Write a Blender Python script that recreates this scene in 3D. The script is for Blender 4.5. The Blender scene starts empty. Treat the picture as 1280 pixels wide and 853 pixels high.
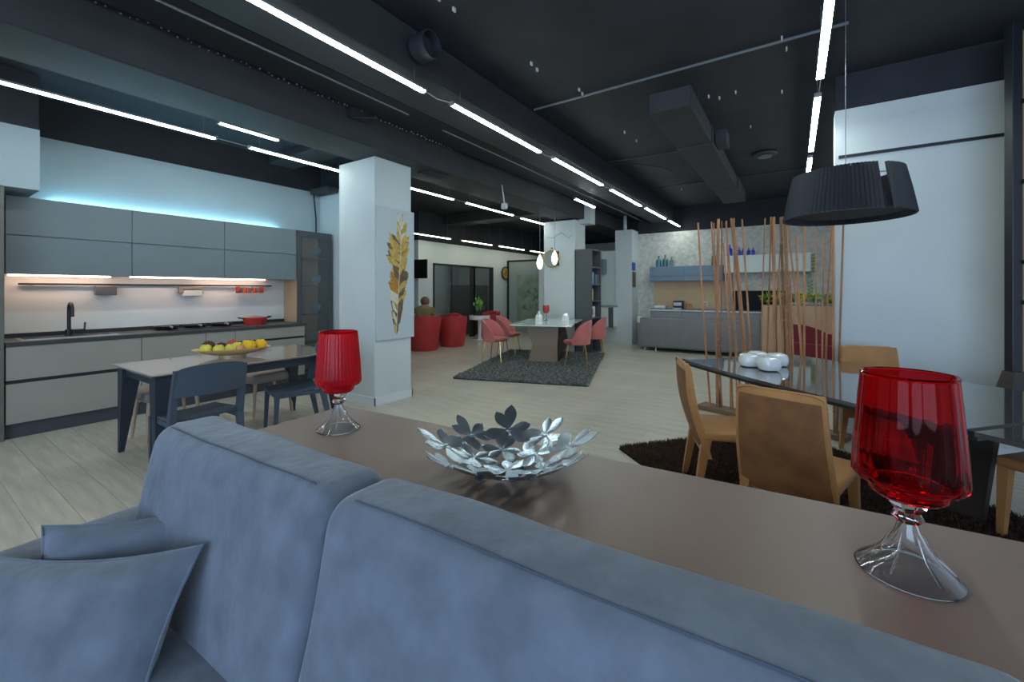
import bpy, bmesh, math, random
import numpy as np
from mathutils import Vector, Matrix, noise
C = bpy.data.collections.new('showroom'); bpy.context.scene.collection.children.link(C)
scn = bpy.context.scene
PI = math.pi
random.seed(7)

# ------------------------------------------------------------------ camera
cam = bpy.data.cameras.new('camera'); co = bpy.data.objects.new('camera', cam); C.objects.link(co)
cam.sensor_width = 36; cam.lens = 530 / 1280 * 36; cam.shift_y = -63.5 / 1280
cam.clip_start = .05; cam.clip_end = 100
co.location = (0, 0, 1.39); co.rotation_euler = (PI / 2, 0, math.radians(33.59))
scn.camera = co
# ------------------------------------------------------------------ world, exposure
w = bpy.data.worlds.new('world'); scn.world = w; w.use_nodes = True
bg = w.node_tree.nodes['Background']
bg.inputs[0].default_value = (.56, .70, .92, 1); bg.inputs[1].default_value = .42
vs = scn.view_settings; vs.view_transform = 'Standard'; vs.look = 'None'; vs.gamma = 1; vs.use_curve_mapping = False
vs.exposure = 0.85
LED = 25.0          # linear light strength

def area_light(name, loc, rot, sx, sy, power, col):
    l = bpy.data.lights.new(name, 'AREA'); l.shape = 'RECTANGLE'; l.size = sx; l.size_y = sy; l.energy = power; l.color = col
    o = bpy.data.objects.new(name, l); o.location = loc; o.rotation_euler = rot; C.objects.link(o); return o
# daylight of the shop front behind the camera, and ceiling panels over the near end of the room
area_light('shop_front_daylight', (1.5, -4.5, 1.9), (math.radians(84), 0, math.radians(8)), 7, 2.6, 165, (.52, .72, 1))

# ------------------------------------------------------------------ materials
def mat(name, col, rough=.5, metal=0, var=.0, vs_=8, bump=0, bs=60, emit=None, es=0, trans=0, ior=1.45, coat=0, sheen=0, objrand=0, stretch=None, spec=None):
    m = bpy.data.materials.new(name); m.use_nodes = True; nt = m.node_tree; N = nt.nodes; L = nt.links
    b = N['Principled BSDF']; I = b.inputs
    I['Base Color'].default_value = (*col, 1); I['Roughness'].default_value = rough; I['Metallic'].default_value = metal
    I['IOR'].default_value = ior
    if trans: I['Transmission Weight'].default_value = trans
    if coat: I['Coat Weight'].default_value = coat; I['Coat Roughness'].default_value = .05
    if sheen: I['Sheen Weight'].default_value = sheen; I['Sheen Roughness'].default_value = .4
    if spec is not None: I['Specular IOR Level'].default_value = spec
    if emit: I['Emission Color'].default_value = (*emit, 1); I['Emission Strength'].default_value = es
    tc = N.new('ShaderNodeTexCoord'); mp = N.new('ShaderNodeMapping'); L.new(tc.outputs['Object'], mp.inputs[0])
    if stretch: mp.inputs['Scale'].default_value = stretch
    if var or objrand:
        n = N.new('ShaderNodeTexNoise'); n.inputs['Scale'].default_value = vs_; n.inputs['Detail'].default_value = 6
        L.new(mp.outputs[0], n.inputs[0])
        r = N.new('ShaderNodeMapRange'); r.inputs[1].default_value = .3; r.inputs[2].default_value = .7
        r.inputs[3].default_value = 1 - var; r.inputs[4].default_value = 1 + var; L.new(n.outputs[0], r.inputs[0])
        h = N.new('ShaderNodeHueSaturation'); h.inputs['Color'].default_value = (*col, 1)
        out = r.outputs[0]
        if objrand:
            oi = N.new('ShaderNodeObjectInfo'); r2 = N.new('ShaderNodeMapRange'); r2.inputs[3].default_value = 1 - objrand; r2.inputs[4].default_value = 1 + objrand
            L.new(oi.outputs['Random'], r2.inputs[0]); mu = N.new('ShaderNodeMath'); mu.operation = 'MULTIPLY'
            L.new(out, mu.inputs[0]); L.new(r2.outputs[0], mu.inputs[1]); out = mu.outputs[0]
            va = N.new('ShaderNodeVectorMath'); L.new(mp.outputs[0], va.inputs[0]); L.new(oi.outputs['Location'], va.inputs[1]); L.new(va.outputs[0], n.inputs[0])
        L.new(out, h.inputs['Value']); L.new(h.outputs[0], I['Base Color'])
    if bump:
        n2 = N.new('ShaderNodeTexNoise'); n2.inputs['Scale'].default_value = bs; n2.inputs['Detail'].default_value = 4; L.new(mp.outputs[0], n2.inputs[0])
        bp = N.new('ShaderNodeBump'); bp.inputs['Strength'].default_value = bump; bp.inputs['Distance'].default_value = .02
        L.new(n2.outputs[0], bp.inputs['Height']); L.new(bp.outputs[0], I['Normal'])
    return m
M = {}
def D(k, *a, **kw): M[k] = mat(k, *a, **kw)
D('white_paint', (.58, .63, .63), .6, var=.03, vs_=2, bump=.05)
D('kitchen_paint', (.40, .49, .52), .6, var=.03, vs_=2, bump=.05)
D('pale_wall', (.60, .68, .68), .6, var=.03, vs_=2, bump=.05)
D('black_ceiling', (.022, .024, .031), .75, var=.2, vs_=3, bump=.1, bs=30)
D('black_duct', (.036, .037, .041), .6, var=.15, vs_=3)
D('black_pipe', (.03, .033, .04), .5)
D('bright_conduit', (.16, .17, .19), .4)
D('floor_wood', (.50, .46, .385), .30, var=.16, vs_=2.6, bump=.04, bs=30, objrand=.06, stretch=(1, 9, 9))
D('floor_gap', (.36, .34, .29), .8)
D('stone', (.60, .59, .54), .8, var=.18, vs_=11, bump=.4, bs=20)
D('skirting', (.7, .74, .76), .4)
D('door_grey', (.165, .20, .22), .5, var=.04, vs_=2)
D('door_greige', (.30, .285, .245), .45, var=.04, vs_=2)
D('groove', (.03, .032, .038), .5)
D('plinth', (.065, .07, .08), .4)
D('worktop', (.05, .048, .047), .35, var=.15, vs_=20)
D('splash', (.60, .62, .62), .35)
D('oak', (.42, .32, .2), .5, var=.2, vs_=5, stretch=(1, 1, .15))
D('olive_panel', (.13, .13, .11), .5, var=.1, vs_=4)
D('bulkhead', (.33, .40, .43), .6)
D('black_metal', (.015, .015, .018), .35)
D('black_satin', (.02, .021, .024), .45)
D('steel', (.75, .78, .80), .14, metal=1)
D('brushed', (.55, .57, .6), .35, metal=1)
D('red_enamel', (.42, .04, .03), .3, coat=.5)
D('red_rack', (.42, .05, .03), .5)
D('grey_plastic', (.11, .11, .115), .5)
D('taupe', (.25, .21, .19), .5)
D('table_brown', (.34, .285, .245), .13, coat=.6, var=.05, vs_=3)
D('slate_dark', (.022, .030, .042), .45)
D('slate_blue', (.052, .072, .10), .45)
D('apple', (.66, .58, .07), .35, var=.25, vs_=14)
D('lemon', (.80, .46, .012), .4, bump=.1, bs=80)
D('peach', (.62, .30, .13), .5, var=.3, vs_=12)
D('red_fruit', (.45, .06, .05), .35, var=.3, vs_=10)
D('plum', (.07, .02, .02), .35)
D('tan_ceramic', (.55, .36, .17), .3, coat=.5)
D('sofa', (.133, .158, .198), .9, var=.20, vs_=11, bump=.22, bs=22, sheen=.4)
D('sofa_dark', (.055, .085, .135), .9, var=.12, vs_=7, bump=.2, bs=18, sheen=.15)
D('sofa_seam', (.07, .09, .13), .9)
D('console', (.24, .168, .142), .38, var=.05, vs_=2.5, bump=.03, bs=150)
D('red_glass', (.93, .03, .045), .03, trans=1, ior=1.18)
D('red_thread', (.92, .03, .05), .20, trans=.82, ior=1.25)
D('glass', (.95, .98, 1), .0, trans=1, ior=1.45)
D('grey_glass', (.70, .74, .75), .02, trans=.95, ior=1.45)
D('mirror_steel', (.42, .49, .56), .27, metal=1)
D('led_cool', (.8, .9, .9), .5, emit=(.86, 1, .97), es=LED)
D('led_warm', (.9, .8, .6), .5, emit=(1, .93, .72), es=LED * .55)
D('led_kitchen', (1, .8, .7), .5, emit=(1, .66, .46), es=8)
D('led_cornice', (.8, .9, .9), .5, emit=(.34, .76, 1), es=38)
D('alu', (.5, .53, .55), .35, metal=.8)
D('gold', (.72, .48, .16), .25, metal=1)
D('pink_velvet', (.56, .16, .145), .75, sheen=.3, var=.1, vs_=5)
D('pink_seat', (.42, .10, .09), .75, sheen=.3, var=.1, vs_=5)
D('red_leather', (.45, .035, .04), .5, var=.08, vs_=4)
D('maroon', (.16, .008, .018), .6)
D('bronze_lacquer', (.36, .27, .19), .35)
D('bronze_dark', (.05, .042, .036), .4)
D('marble', (.62, .70, .66), .15, var=.10, vs_=4, coat=.4)
D('rug_grey', (.035, .036, .036), .95)
D('rug_brown', (.017, .010, .008), .95)
D('pile_grey', (.21, .215, .195), .9, var=.75, vs_=22)
D('pile_brown', (.075, .040, .027), .9, var=.5, vs_=40)
D('tan_leather', (.43, .205, .065), .6, var=.16, vs_=5, bump=.12, bs=25, sheen=.1)
D('brown_leather', (.21, .088, .030), .6, var=.26, vs_=9, bump=.12, bs=20)
D('black_glass', (.055, .055, .055), .045, coat=1)
D('bronze_edge', (.02, .017, .014), .3)
D('dark_base', (.050, .038, .030), .5)
D('white_ceramic', (.78, .80, .80), .18, coat=.6)
D('bamboo', (.36, .17, .075), .5, var=.35, vs_=5, objrand=.4, stretch=(1, 1, .6))
D('bamboo_node', (.42, .25, .12), .6)
D('bamboo_box', (.20, .12, .075), .6)
D('sofa_grey', (.21, .205, .215), .85, var=.08, vs_=4)
D('blue_cabinet', (.17, .25, .34), .45)
D('white_shelf', (.72, .78, .76), .45)
D('beige_splash', (.66, .46, .28), .5, var=.06, vs_=2)
D('island_grey', (.30, .30, .31), .4)
D('island_top', (.10, .13, .17), .3)
D('island_edge', (.72, .74, .76), .3)
D('screen_black', (.006, .006, .008), .45, spec=.2)
D('teal_glass', (.02, .14, .17), .1, coat=1)
D('blue_glass', (.02, .05, .50), .1, coat=1)
D('clear_glass', (.5, .65, .65), .05, trans=.8)
D('brown_glaze', (.12, .085, .04), .4)
D('planter_tan', (.52, .34, .22), .6, var=.05, vs_=3)
D('soil', (.03, .02, .012), .9)
D('leaf', (.16, .42, .05), .5, var=.4, vs_=10)
D('leaf_pale', (.30, .42, .12), .5, var=.3, vs_=10)
D('flower_yellow', (.85, .62, .03), .5)
D('white_frame', (.62, .66, .66), .5)
D('tower_grey', (.085, .092, .10), .5)
D('tower_dark', (.02, .021, .024), .6)
D('book_blue', (.16, .36, .55), .5); D('book_ochre', (.55, .36, .14), .5); D('book_white', (.65, .68, .68), .5)
D('panel_glass', (.30, .37, .36), .12, coat=.5)
D('canvas_green', (.22, .30, .24), .7, var=.25, vs_=3)
D('leaf_print', (.12, .19, .17), .7)
D('canvas', (.50, .56, .58), .75, bump=.05)
D('feather_gold', (.50, .34, .08), .6, var=.3, vs_=20); D('feather_ochre', (.42, .20, .03), .6, var=.3, vs_=20)
D('feather_brown', (.16, .095, .055), .6, var=.4, vs_=20); D('feather_cream', (.62, .60, .50), .6)
D('khaki', (.21, .165, .085), .85, var=.15, vs_=8); D('skin', (.36, .22, .15), .6); D('hair', (.16, .10, .06), .8); D('trousers', (.03, .035, .05), .9)
D('clock_gold', (.55, .36, .06), .35, metal=.4)
D('lampshade_black', (.022, .024, .030), .7)
D('frame_dark', (.012, .014, .02), .4)
D('olive_leather', (.34, .24, .07), .5, var=.12, vs_=4)
D('lamp_lit', (.9, .9, .85), .4, emit=(1, .93, .84), es=2.2)
D('blue_sign', (.02, .10, .42), .5)
D('smoke_panel', (.12, .14, .15), .25)
D('room_grey', (.30, .33, .33), .7)
D('wardrobe_dark', (.02, .02, .022), .3)
D('sensor_white', (.55, .58, .58), .5)

# ------------------------------------------------------------------ geometry helpers
class G:
    def __init__(s): s.bm = bmesh.new()
    def _merge(s, t, mx=None):
        if mx is not None: bmesh.ops.transform(t, matrix=mx, verts=t.verts)
        me = bpy.data.meshes.new('t'); t.to_mesh(me); t.free(); s.bm.from_mesh(me); bpy.data.meshes.remove(me); return s
    def box(s, c, d, bev=0, seg=2, mx=None, taper=None):
        t = bmesh.new(); bmesh.ops.create_cube(t, size=1)
        bmesh.ops.scale(t, vec=d, verts=t.verts)
        if taper:
            for v in t.verts:
                if v.co.z > 0: v.co.x *= taper[0]; v.co.y *= taper[1]
        if bev: bmesh.ops.bevel(t, geom=t.edges[:], offset=bev, segments=seg, profile=.5, affect='EDGES')
        m = Matrix.Translation(c)
        if mx is not None: m = m @ mx
        return s._merge(t, m)
    def span(s, x0, x1, y0, y1, z0, z1, bev=0, seg=1):
        return s.box(((x0 + x1) / 2, (y0 + y1) / 2, (z0 + z1) / 2), (abs(x1 - x0), abs(y1 - y0), abs(z1 - z0)), bev, seg)
    def rings(s, R, cap=True, closed=True):
        bm = s.bm; V = [[bm.verts.new(p) for p in r] for r in R]; n = len(R[0])
        for a, b in zip(V, V[1:]):
            for i in range(n if closed else n - 1):
                j = (i + 1) % n
                try: bm.faces.new((a[i], a[j], b[j], b[i]))
                except ValueError: pass
        if cap:
            for r in (V[0], V[-1]):
                try: bm.faces.new(r)
                except ValueError: pass
        return s
    def tube(s, P, r, n=8, cap=True):
        P = [Vector(p) for p in P]; rr = r if isinstance(r, (list, tuple)) else [r] * len(P); R = []
        up = None
        for i, p in enumerate(P):
            d = (P[min(i + 1, len(P) - 1)] - P[max(i - 1, 0)]).normalized()
            if up is None: up = Vector((0, 0, 1)) if abs(d.z) < .9 else Vector((1, 0, 0))
            a = d.cross(up).normalized(); b = a.cross(d).normalized(); up = b
            R.append([p + a * math.cos(2 * PI * k / n) * rr[i] + b * math.sin(2 * PI * k / n) * rr[i] for k in range(n)])
        return s.rings(R, cap)
    def lathe(s, prof, n=24, c=(0, 0, 0), f=None, sx=1, sy=1, cap=False):
        R = []
        for (r, z) in prof:
            R.append([(c[0] + sx * r * (f(k, z) if f else 1) * math.cos(2 * PI * k / n), c[1] + sy * r * (f(k, z) if f else 1) * math.sin(2 * PI * k / n), c[2] + z) for k in range(n)])
        return s.rings(R, cap)
    def ball(s, c, r, sz=(1, 1, 1), n=16):
        t = bmesh.new(); bmesh.ops.create_uvsphere(t, u_segments=n, v_segments=n * 2 // 3, radius=r)
        bmesh.ops.scale(t, vec=sz, verts=t.verts); return s._merge(t, Matrix.Translation(c))
    def prism(s, P, z0, z1, bev=0):
        t = bmesh.new(); a = [t.verts.new((x, y, z0)) for x, y in P]; b = [t.verts.new((x, y, z1)) for x, y in P]; n = len(P)
        t.faces.new(a[::-1]); t.faces.new(b)
        for i in range(n): t.faces.new((a[i], a[(i + 1) % n], b[(i + 1) % n], b[i]))
        if bev: bmesh.ops.bevel(t, geom=t.edges[:], offset=bev, segments=1, affect='EDGES')
        return s._merge(t)
    def poly(s, P, flip=False):
        s.bm.faces.new([s.bm.verts.new(p) for p in (P[::-1] if flip else P)]); return s
    def cyl(s, c, r, h, n=20, ax='z', r2=None):
        t = bmesh.new(); bmesh.ops.create_cone(t, segments=n, radius1=r, radius2=r if r2 is None else r2, depth=h, cap_ends=True)
        m = Matrix.Translation(c)
        if ax == 'x': m = m @ Matrix.Rotation(PI / 2, 4, 'Y')
        if ax == 'y': m = m @ Matrix.Rotation(PI / 2, 4, 'X')
        return s._merge(t, m)

def put(name, g, m, parent=None, loc=None, smooth=False, label=None, **kw):
    bm = g.bm if isinstance(g, G) else g
    bmesh.ops.recalc_face_normals(bm, faces=bm.faces)
    me = bpy.data.meshes.new(name); bm.to_mesh(me); bm.free()
    if smooth:
        me.polygons.foreach_set('use_smooth', [True] * len(me.polygons))
        try: me.set_sharp_from_angle(angle=math.radians(40))
        except Exception: pass
    me.materials.append(M[m])
    o = bpy.data.objects.new(name, me); C.objects.link(o)
    if parent is not None: o.parent = parent
    if loc: o.location = loc
    if label: o['label'] = label
    for k, v in kw.items(): o[k] = v
    return o
def struct(name, g, m, parent=None, **kw):
    o = put(name, g, m, parent, **kw)
    if parent is None: o['kind'] = 'structure'
    return o
def thing(name, label, cat, loc=(0, 0, 0), rotz=0, group=None):
    o = bpy.data.objects.new(name, None); C.objects.link(o); o.location = loc; o.rotation_euler = (0, 0, rotz); o.empty_display_size = .1
    o['label'] = label; o['category'] = cat
    if group: o['group'] = group
    return o
def single(name, g, m, label, cat, group=None, **kw):
    o = put(name, g, m, label=label, **kw); o['category'] = cat
    if group: o['group'] = group
    return o
def dup(root, loc, rotz=0, label=None, group=None, scale=None):
    r = root.copy(); C.objects.link(r); r.location = loc; r.rotation_euler = (0, 0, rotz)
    if scale: r.scale = scale
    if label: r['label'] = label
    if group: r['group'] = group
    for ch in list(root.children):
        c = ch.copy(); C.objects.link(c); c.parent = r
        for gch in ch.children:
            d = gch.copy(); C.objects.link(d); d.parent = c
    return r

# ================================================================== SETTING
fl = struct('floor', G().span(-10, 4, -3, 17, -.05, -.004), 'floor_gap')
# floor boards: laid along X, joints staggered
bw, bl = .195, 2.2
protos = {}
def board(x0, x1, y0):
    k = round(x1 - x0, 2)
    if k not in protos:
        g = G().box((0, 0, 0), (k - .002, bw - .0016, .006), .0006, 1); protos[k] = put('floor_board', g, 'floor_wood', fl)
        o = protos[k]
    else:
        o = protos[k].copy(); C.objects.link(o)
    o.location = ((x0 + x1) / 2, y0 + bw / 2, -.003); return o
nb = 0; rest = G(); rnd = random.Random(2)
rows = int(20 / bw)
for j in range(rows):
    y0 = -3 + j * bw; off = [0, .9, 1.6, .4, 1.3, 2.0][j % 6]
    x = -10 - off
    while x < 4:
        xa, xb = max(x, -10), min(x + bl, 4); x += bl
        if xb - xa < .05: continue
        cx_, cy_ = (xa + xb) / 2, y0 + bw / 2
        t = -.5534 * cx_ + .8329 * cy_; r = .8329 * cx_ + .5534 * cy_
        vis = t > 2.2 and abs(r) < 1.55 * t and t < 9.6 and nb < 298
        if vis: board(xa, xb, y0); nb += 1
        else: rest.box((cx_, cy_, -.003), (xb - xa - .003, bw - .003, .006))
put('floor_boards_far', rest, 'floor_wood', fl, kind='stuff')

struct('ceiling', G().span(-10, 4, -3, 17, 3.46, 3.6), 'black_ceiling')
# kitchen wall
struct('wall_kitchen', G().span(-6.85, -6.7, -1.2, 4.2, 0, 3.03), 'kitchen_paint')
struct('wall_kitchen_upper', G().span(-6.87, -6.71, -1.2, 4.2, 3.03, 3.46), 'black_ceiling')
struct('wall_kitchen_end', G().span(-6.85, -5.0, 4.2, 4.35, 0, 3.03), 'white_paint')
struct('wall_kitchen_end_upper', G().span(-6.85, -5.0, 4.21, 4.35, 3.03, 3.46), 'black_ceiling')
struct('wall_bulkhead', G().span(-6.7, -6.04, -1.2, .885, 2.35, 2.93), 'bulkhead')
struct('wall_bulkhead_upper', G().span(-6.7, -6.05, -1.2, .88, 2.93, 3.46), 'black_ceiling')
# columns
def column(n, x0, x1, y0, y1, z1):
    c = struct('column', G().span(x0, x1, y0, y1, 0, z1, .004), 'white_paint')
    b = G(); s = .015
    b.span(x0 - s, x1 + s, y0 - s, y0, 0, .1); b.span(x1, x1 + s, y0 - s, y1 + s, 0, .1); b.span(x0 - s, x0, y0 - s, y1 + s, 0, .1); b.span(x0 - s, x1 + s, y1, y1 + s, 0, .1)
    put('skirting', b, 'skirting', c); return c
column(1, -4.88, -4.18, 3.32, 3.90, 3.0)
column(2, -4.85, -4.06, 8.65, 9.2, 2.97)
struct('column', G().span(-4.1, -3.82, 8.9, 9.22, 2.9, 3.46), 'white_paint')
# left rear wall with a wide opening
lw = G(); X0, X1 = -8.2, -8.06
lw.span(X0, X1, 7.77, 8.30, 0, 2.69); lw.span(X0, X1, 8.30, 11.0, 2.12, 2.69); lw.span(X0, X1, 11.0, 16.4, 0, 2.69); lw.span(-10, X0, 7.77, 7.9, 0, 2.69)
struct('wall_left', lw, 'pale_wall')
struct('wall_left_upper', G().span(X0 - .02, X1 - .01, 7.78, 16.4, 2.69, 3.46).span(-10, X0, 7.8, 7.9, 2.69, 3.46), 'black_ceiling')
struct('wall_outer', G().span(-10.1, -10, -3, 17, 0, 3.46), 'room_grey')
struct('wall_back', G().span(-10, 4, 16.4, 16.5, 0, 3.30), 'pale_wall')
struct('wall_back_upper', G().span(-10, 4, 16.42, 16.5, 3.30, 3.46), 'black_ceiling')
# white partition with pillar and stone wall
p = G(); p.span(-6.2, -3.85, 10.75, 10.9, 0, 2.43); struct('wall_partition', p, 'pale_wall')
p = G(); p.span(-3.87, -3.43, 10.69, 11.3, 0, 2.94); struct('wall_pillar', p, 'white_paint')
struct('pipe_riser', G().cyl((-3.68, 10.9, 3.2), .045, .55, 12), 'sensor_white')
struct('wall_rear', G().span(-3.43, 1.8, 11.2, 11.35, 0, 2.87), 'stone')
struct('wall_rear_upper', G().span(-3.43, 1.8, 11.21, 11.35, 2.87, 3.46), 'black_ceiling')
# free-standing white wall behind dining table
ww = struct('wall_right', G().span(.335, 4, 5.14, 5.34, 0, 3.12), 'white_paint')
struct('wall_right_upper', G().span(.335, 4, 5.15, 5.34, 3.12, 3.46), 'black_ceiling')
put('wall_channel', G().span(.36, 1.62, 5.12, 5.14, 2.655, 2.68), 'black_metal', ww)
put('skirting', G().span(.33, 4, 5.125, 5.14, 0, .09), 'skirting', ww)

# ceiling beams and ducts
struct('ceiling_beam', G().span(-4.55, -3.95, -2.5, 14, 3.0, 3.46, .01), 'black_duct')
struct('ceiling_beam', G().span(-3.02, -2.50, -2.5, 11.1, 3.12, 3.46, .01), 'black_duct')
struct('ceiling_beam', G().span(-6.7, -4.55, 3.35, 3.75, 3.33, 3.46, .01), 'black_duct')
struct('ceiling_beam', G().span(-9.8, -4.85, 8.7, 9.2, 3.2, 3.46, .01), 'black_duct')
d = thing('cable_tray', 'dark perforated cable tray running along the ceiling between the two big beams', 'cable tray')
put('tray', G().span(-3.90, -3.40, -1.5, 12, 3.34, 3.37).span(-3.90, -3.88, -1.5, 12, 3.34, 3.42).span(-3.42, -3.40, -1.5, 12, 3.34, 3.42), 'black_pipe', d)
g = G(); rr = random.Random(5)
for i in range(70): g.ball((-3.94 + rr.random() * .05, .6 + i * .055 + rr.random() * .03, 3.33), .005 + rr.random() * .004, n=6)
put('glint_beads', g, 'brushed', d, kind='stuff')  # scattered metal beads stand in for glints along the tray edge
for k in range(8): put('hanger', G().span(-3.92, -3.38, .9 + k * 1.4, .93 + k * 1.4, 3.37, 3.46), 'black_pipe', d)
g = G(); g.tube([(-3.25, -1, 3.17), (-3.25, 3.0, 3.17)], .008, 6).tube([(-3.25, 3.5, 3.17), (-3.25, 11, 3.17)], .008, 6)
single('conduit', g, 'bright_conduit', 'thin grey conduit running beside the big beam, left of the main light row', 'pipe')
single('conduit', G().tube([(-2.45, 4.14, 3.435), (.35, 4.12, 3.435)], .012, 6), 'bright_conduit', 'thin conduit crossing the ceiling in front of the hanging duct', 'pipe')
single('conduit', G().tube([(-2.48, 6.45, 3.43), (-2.0, 6.5, 3.43), (-1.2, 6.5, 3.43)], .015, 6), 'black_pipe', 'short dark conduit on the ceiling left of the hanging duct', 'pipe')
single('cable', G().tube([(-2.4, 6.6, 3.44), (-2.1, 6.8, 3.42), (-1.8, 7.3, 3.43), (-1.75, 7.7, 3.44)], .01, 6), 'black_pipe', 'loose dark cable curving over the ceiling left of the hanging duct', 'cable')
single('conduit', G().tube([(-2.4, 8.6, 3.42), (.3, 8.55, 3.42)], .015, 6), 'black_pipe', 'dark conduit crossing the ceiling behind the hanging duct', 'pipe')
single('conduit', G().tube([(-4.93, 3.4, 3.4), (-4.93, 8, 3.4), (-4.93, 14, 3.4)], .02, 8), 'black_pipe', 'dark pipe on the ceiling left of the beam over the feather column', 'pipe')
for i, (y, w_) in enumerate(((1.95, .35), (2.6, .2))):
    pass
a = thing('air_duct', 'rectangular black ventilation duct hanging under the ceiling in the room centre', 'duct')
for (y0, y1, dx, nm) in ((4.17, 5.38, 0, 0), (5.40, 7.98, .0, 0), (8.0, 9.3, .02, 0)):
    put('duct_section', G().span(-1.17 + dx, -.79 + dx, y0, y1, 3.1, 3.29, .004), 'black_duct', a)
put('collar', G().span(-1.18, -.78, 5.36, 5.42, 3.09, 3.30), 'black_pipe', a)
put('branch_box', G().span(-.78, -.66, 5.55, 5.85, 3.14, 3.30, .004), 'black_duct', a)
for y in (4.6, 6.5, 8.7): put('hanger', G().tube([(-1.15, y, 3.29), (-1.15, y, 3.46)], .005, 5).tube([(-.8, y, 3.29), (-.8, y, 3.46)], .005, 5), 'black_pipe', a)
a = thing('ceiling_vent', 'round flat black vent on the ceiling right of the hanging duct', 'vent', (-.36, 7.4, 3.46))
put('rim', G().lathe([(.02, -.005), (.16, -.005), (.17, -.03), (.15, -.05), (.02, -.05)], 24), 'black_pipe', a, smooth=True)
put('disc', G().cyl((0, 0, -.065), .09, .02, 20), 'bright_conduit', a)
a = thing('ceiling_speaker', 'short black cylinder spotlight on the side of the big beam', 'speaker', (-2.44, 2.37, 3.28))  # the cylinder is a speaker, no lamp
put('can', G().lathe([(.0, -.02), (.10, -.02), (.105, .13), (.095, .13), (.09, .06), (0, .06)], 24), 'black_pipe', a, smooth=True).rotation_euler = (0, PI / 2, 0)
put('bracket', G().box((-.05, 0, .1), (.04, .04, .08)), 'black_pipe', a)
a = thing('duct_flap', 'black actuator box with lever on the beam face above the feather column', 'vent', (-3.93, 2.9, 3.3))
put('box', G().box((0, 0, 0), (.08, .22, .14), .005), 'black_pipe', a); put('lever', G().tube([(.04, -.1, -.08), (.12, .15, -.02)], .012, 6), 'black_pipe', a)
a = thing('wall_register', 'dark slotted register under the beam beside the feather column', 'vent', (-4.16, 4.3, 2.99))
put('frame', G().box((0, 0, 0), (.2, .42, .02), .003), 'black_pipe', a); put('slot', G().box((0, 0, -.012), (.12, .34, .004)), 'tower_dark', a)
# tiny fixings that glint on the black ceiling
for i, (x, y) in enumerate(((-2.08, 2.2), (-2.07, 2.35), (-1.98, 3.3), (-1.99, 3.42), (-1.83, 4.0), (-1.84, 4.1), (-1.83, 5.4), (-1.8, 5.8), (-.75, 4.9), (-.66, 5.0), (-.5, 4.95), (-.45, 6.1), (-.05, 4.3), (-.1, 5.2), (-1.9, 9.1), (-.08, 4.1))):
    single('ceiling_hook', G().box((x, y, 3.445), (.012, .03, .03)), 'sensor_white', 'tiny pale hook fixed in the black ceiling of the showroom', 'hook', 'ceiling hooks')
single('motion_sensor', G().box((-3.9, 5.65, 2.75), (.1, .07, .1), .02).tube([(-3.9, 5.65, 2.8), (-3.95, 5.65, 3.1)], .01, 6), 'sensor_white', 'small white sensor box hanging between the light rows', 'sensor')

# ------------------------------------------------------------------ linear lights
def linear(p0, p1, label, m='led_cool', z=2.97, row='', wid=.045, top=3.12, cord=True):
    (x0, y0), (x1, y1) = p0, p1; L = math.hypot(x1 - x0, y1 - y0); a = math.atan2(y1 - y0, x1 - x0)
    t = thing('linear_light', label, 'light', ((x0 + x1) / 2, (y0 + y1) / 2, z), a, row)
    put('diffuser', G().span(-L / 2 + .02, L / 2 - .02, -wid / 2 + .003, wid / 2 - .003, 0, .012), m, t)
    put('housing', G().span(-L / 2, L / 2, -wid / 2, wid / 2, .012, .03, .002), 'alu', t)
    for s in (-1, 1):
        put('end_cap', G().span(s * L / 2 - .02 * (s > 0), s * L / 2 + .02 * (s < 0), -wid / 2, wid / 2, -.002, .012), 'alu', t)
        put('suspension_wire', G().tube([(s * (L / 2 - .12), 0, .03), (s * (L / 2 - .12), 0, top - z)], .0018, 5), 'bright_conduit', t)
    return t
def cordage(P, label):
    single('light_cord', G().tube(P, .004, 5), 'sensor_white', label, 'cable')
main = [(-2.45, -.55, 1.0), (-2.44, 1.11, 2.45), (-2.40, 2.72, 4.25), (-2.38, 4.5, 6.1), (-2.37, 6.40, 8.01), (-2.35, 8.2, 9.74), (-2.34, 10.01, 11.1)]
main[1] = (-2.43, .95, 2.45); main[0] = (-2.43, -.75, .75)
ordn = ['passing above the camera', 'nearest visible', 'second visible', 'third', 'fourth', 'fifth', 'farthest']
for (x, a_, b_), n in zip(main, ordn):
    linear((x - .03, a_), (x - .03, b_), f'cool white linear light, {n} one, row under the big beam', row='main light row', top=3.12)
for (p, q) in zip(main[1:], main[2:]):
    cordage([(p[0] - .03, p[2], 2.985), (p[0] - .03, (p[2] + q[1]) / 2, 2.975), (q[0] - .03, q[1], 2.985)], f'thin pale cord between two lights under the big beam, {["nearest", "second nearest", "third", "fourth", "fifth", "farthest"][main.index(p) - 1]} cord')
left = [(-5.04, -1.0, .28), (-5.04, .36, 1.99), (-5.04, 2.3, 3.9), (-4.96, 4.2, 5.62), (-4.96, 5.93, 7.51), (-5.0, 7.85, 9.3)]
lo = ['out at the far left, first', 'longest, over the kitchen table, second', 'ending at the feather column, third', 'first beyond the feather column, fourth', 'middle one beyond the feather column, fifth', 'farthest, behind the second column, sixth']
left[1] = (-5.04, .36, 1.99)
for (x, a_, b_), n in zip(left, lo):
    linear((x, a_), (x, b_), f'cool white linear light, {n} in the kitchen row', row='kitchen light row', top=3.46)
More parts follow.
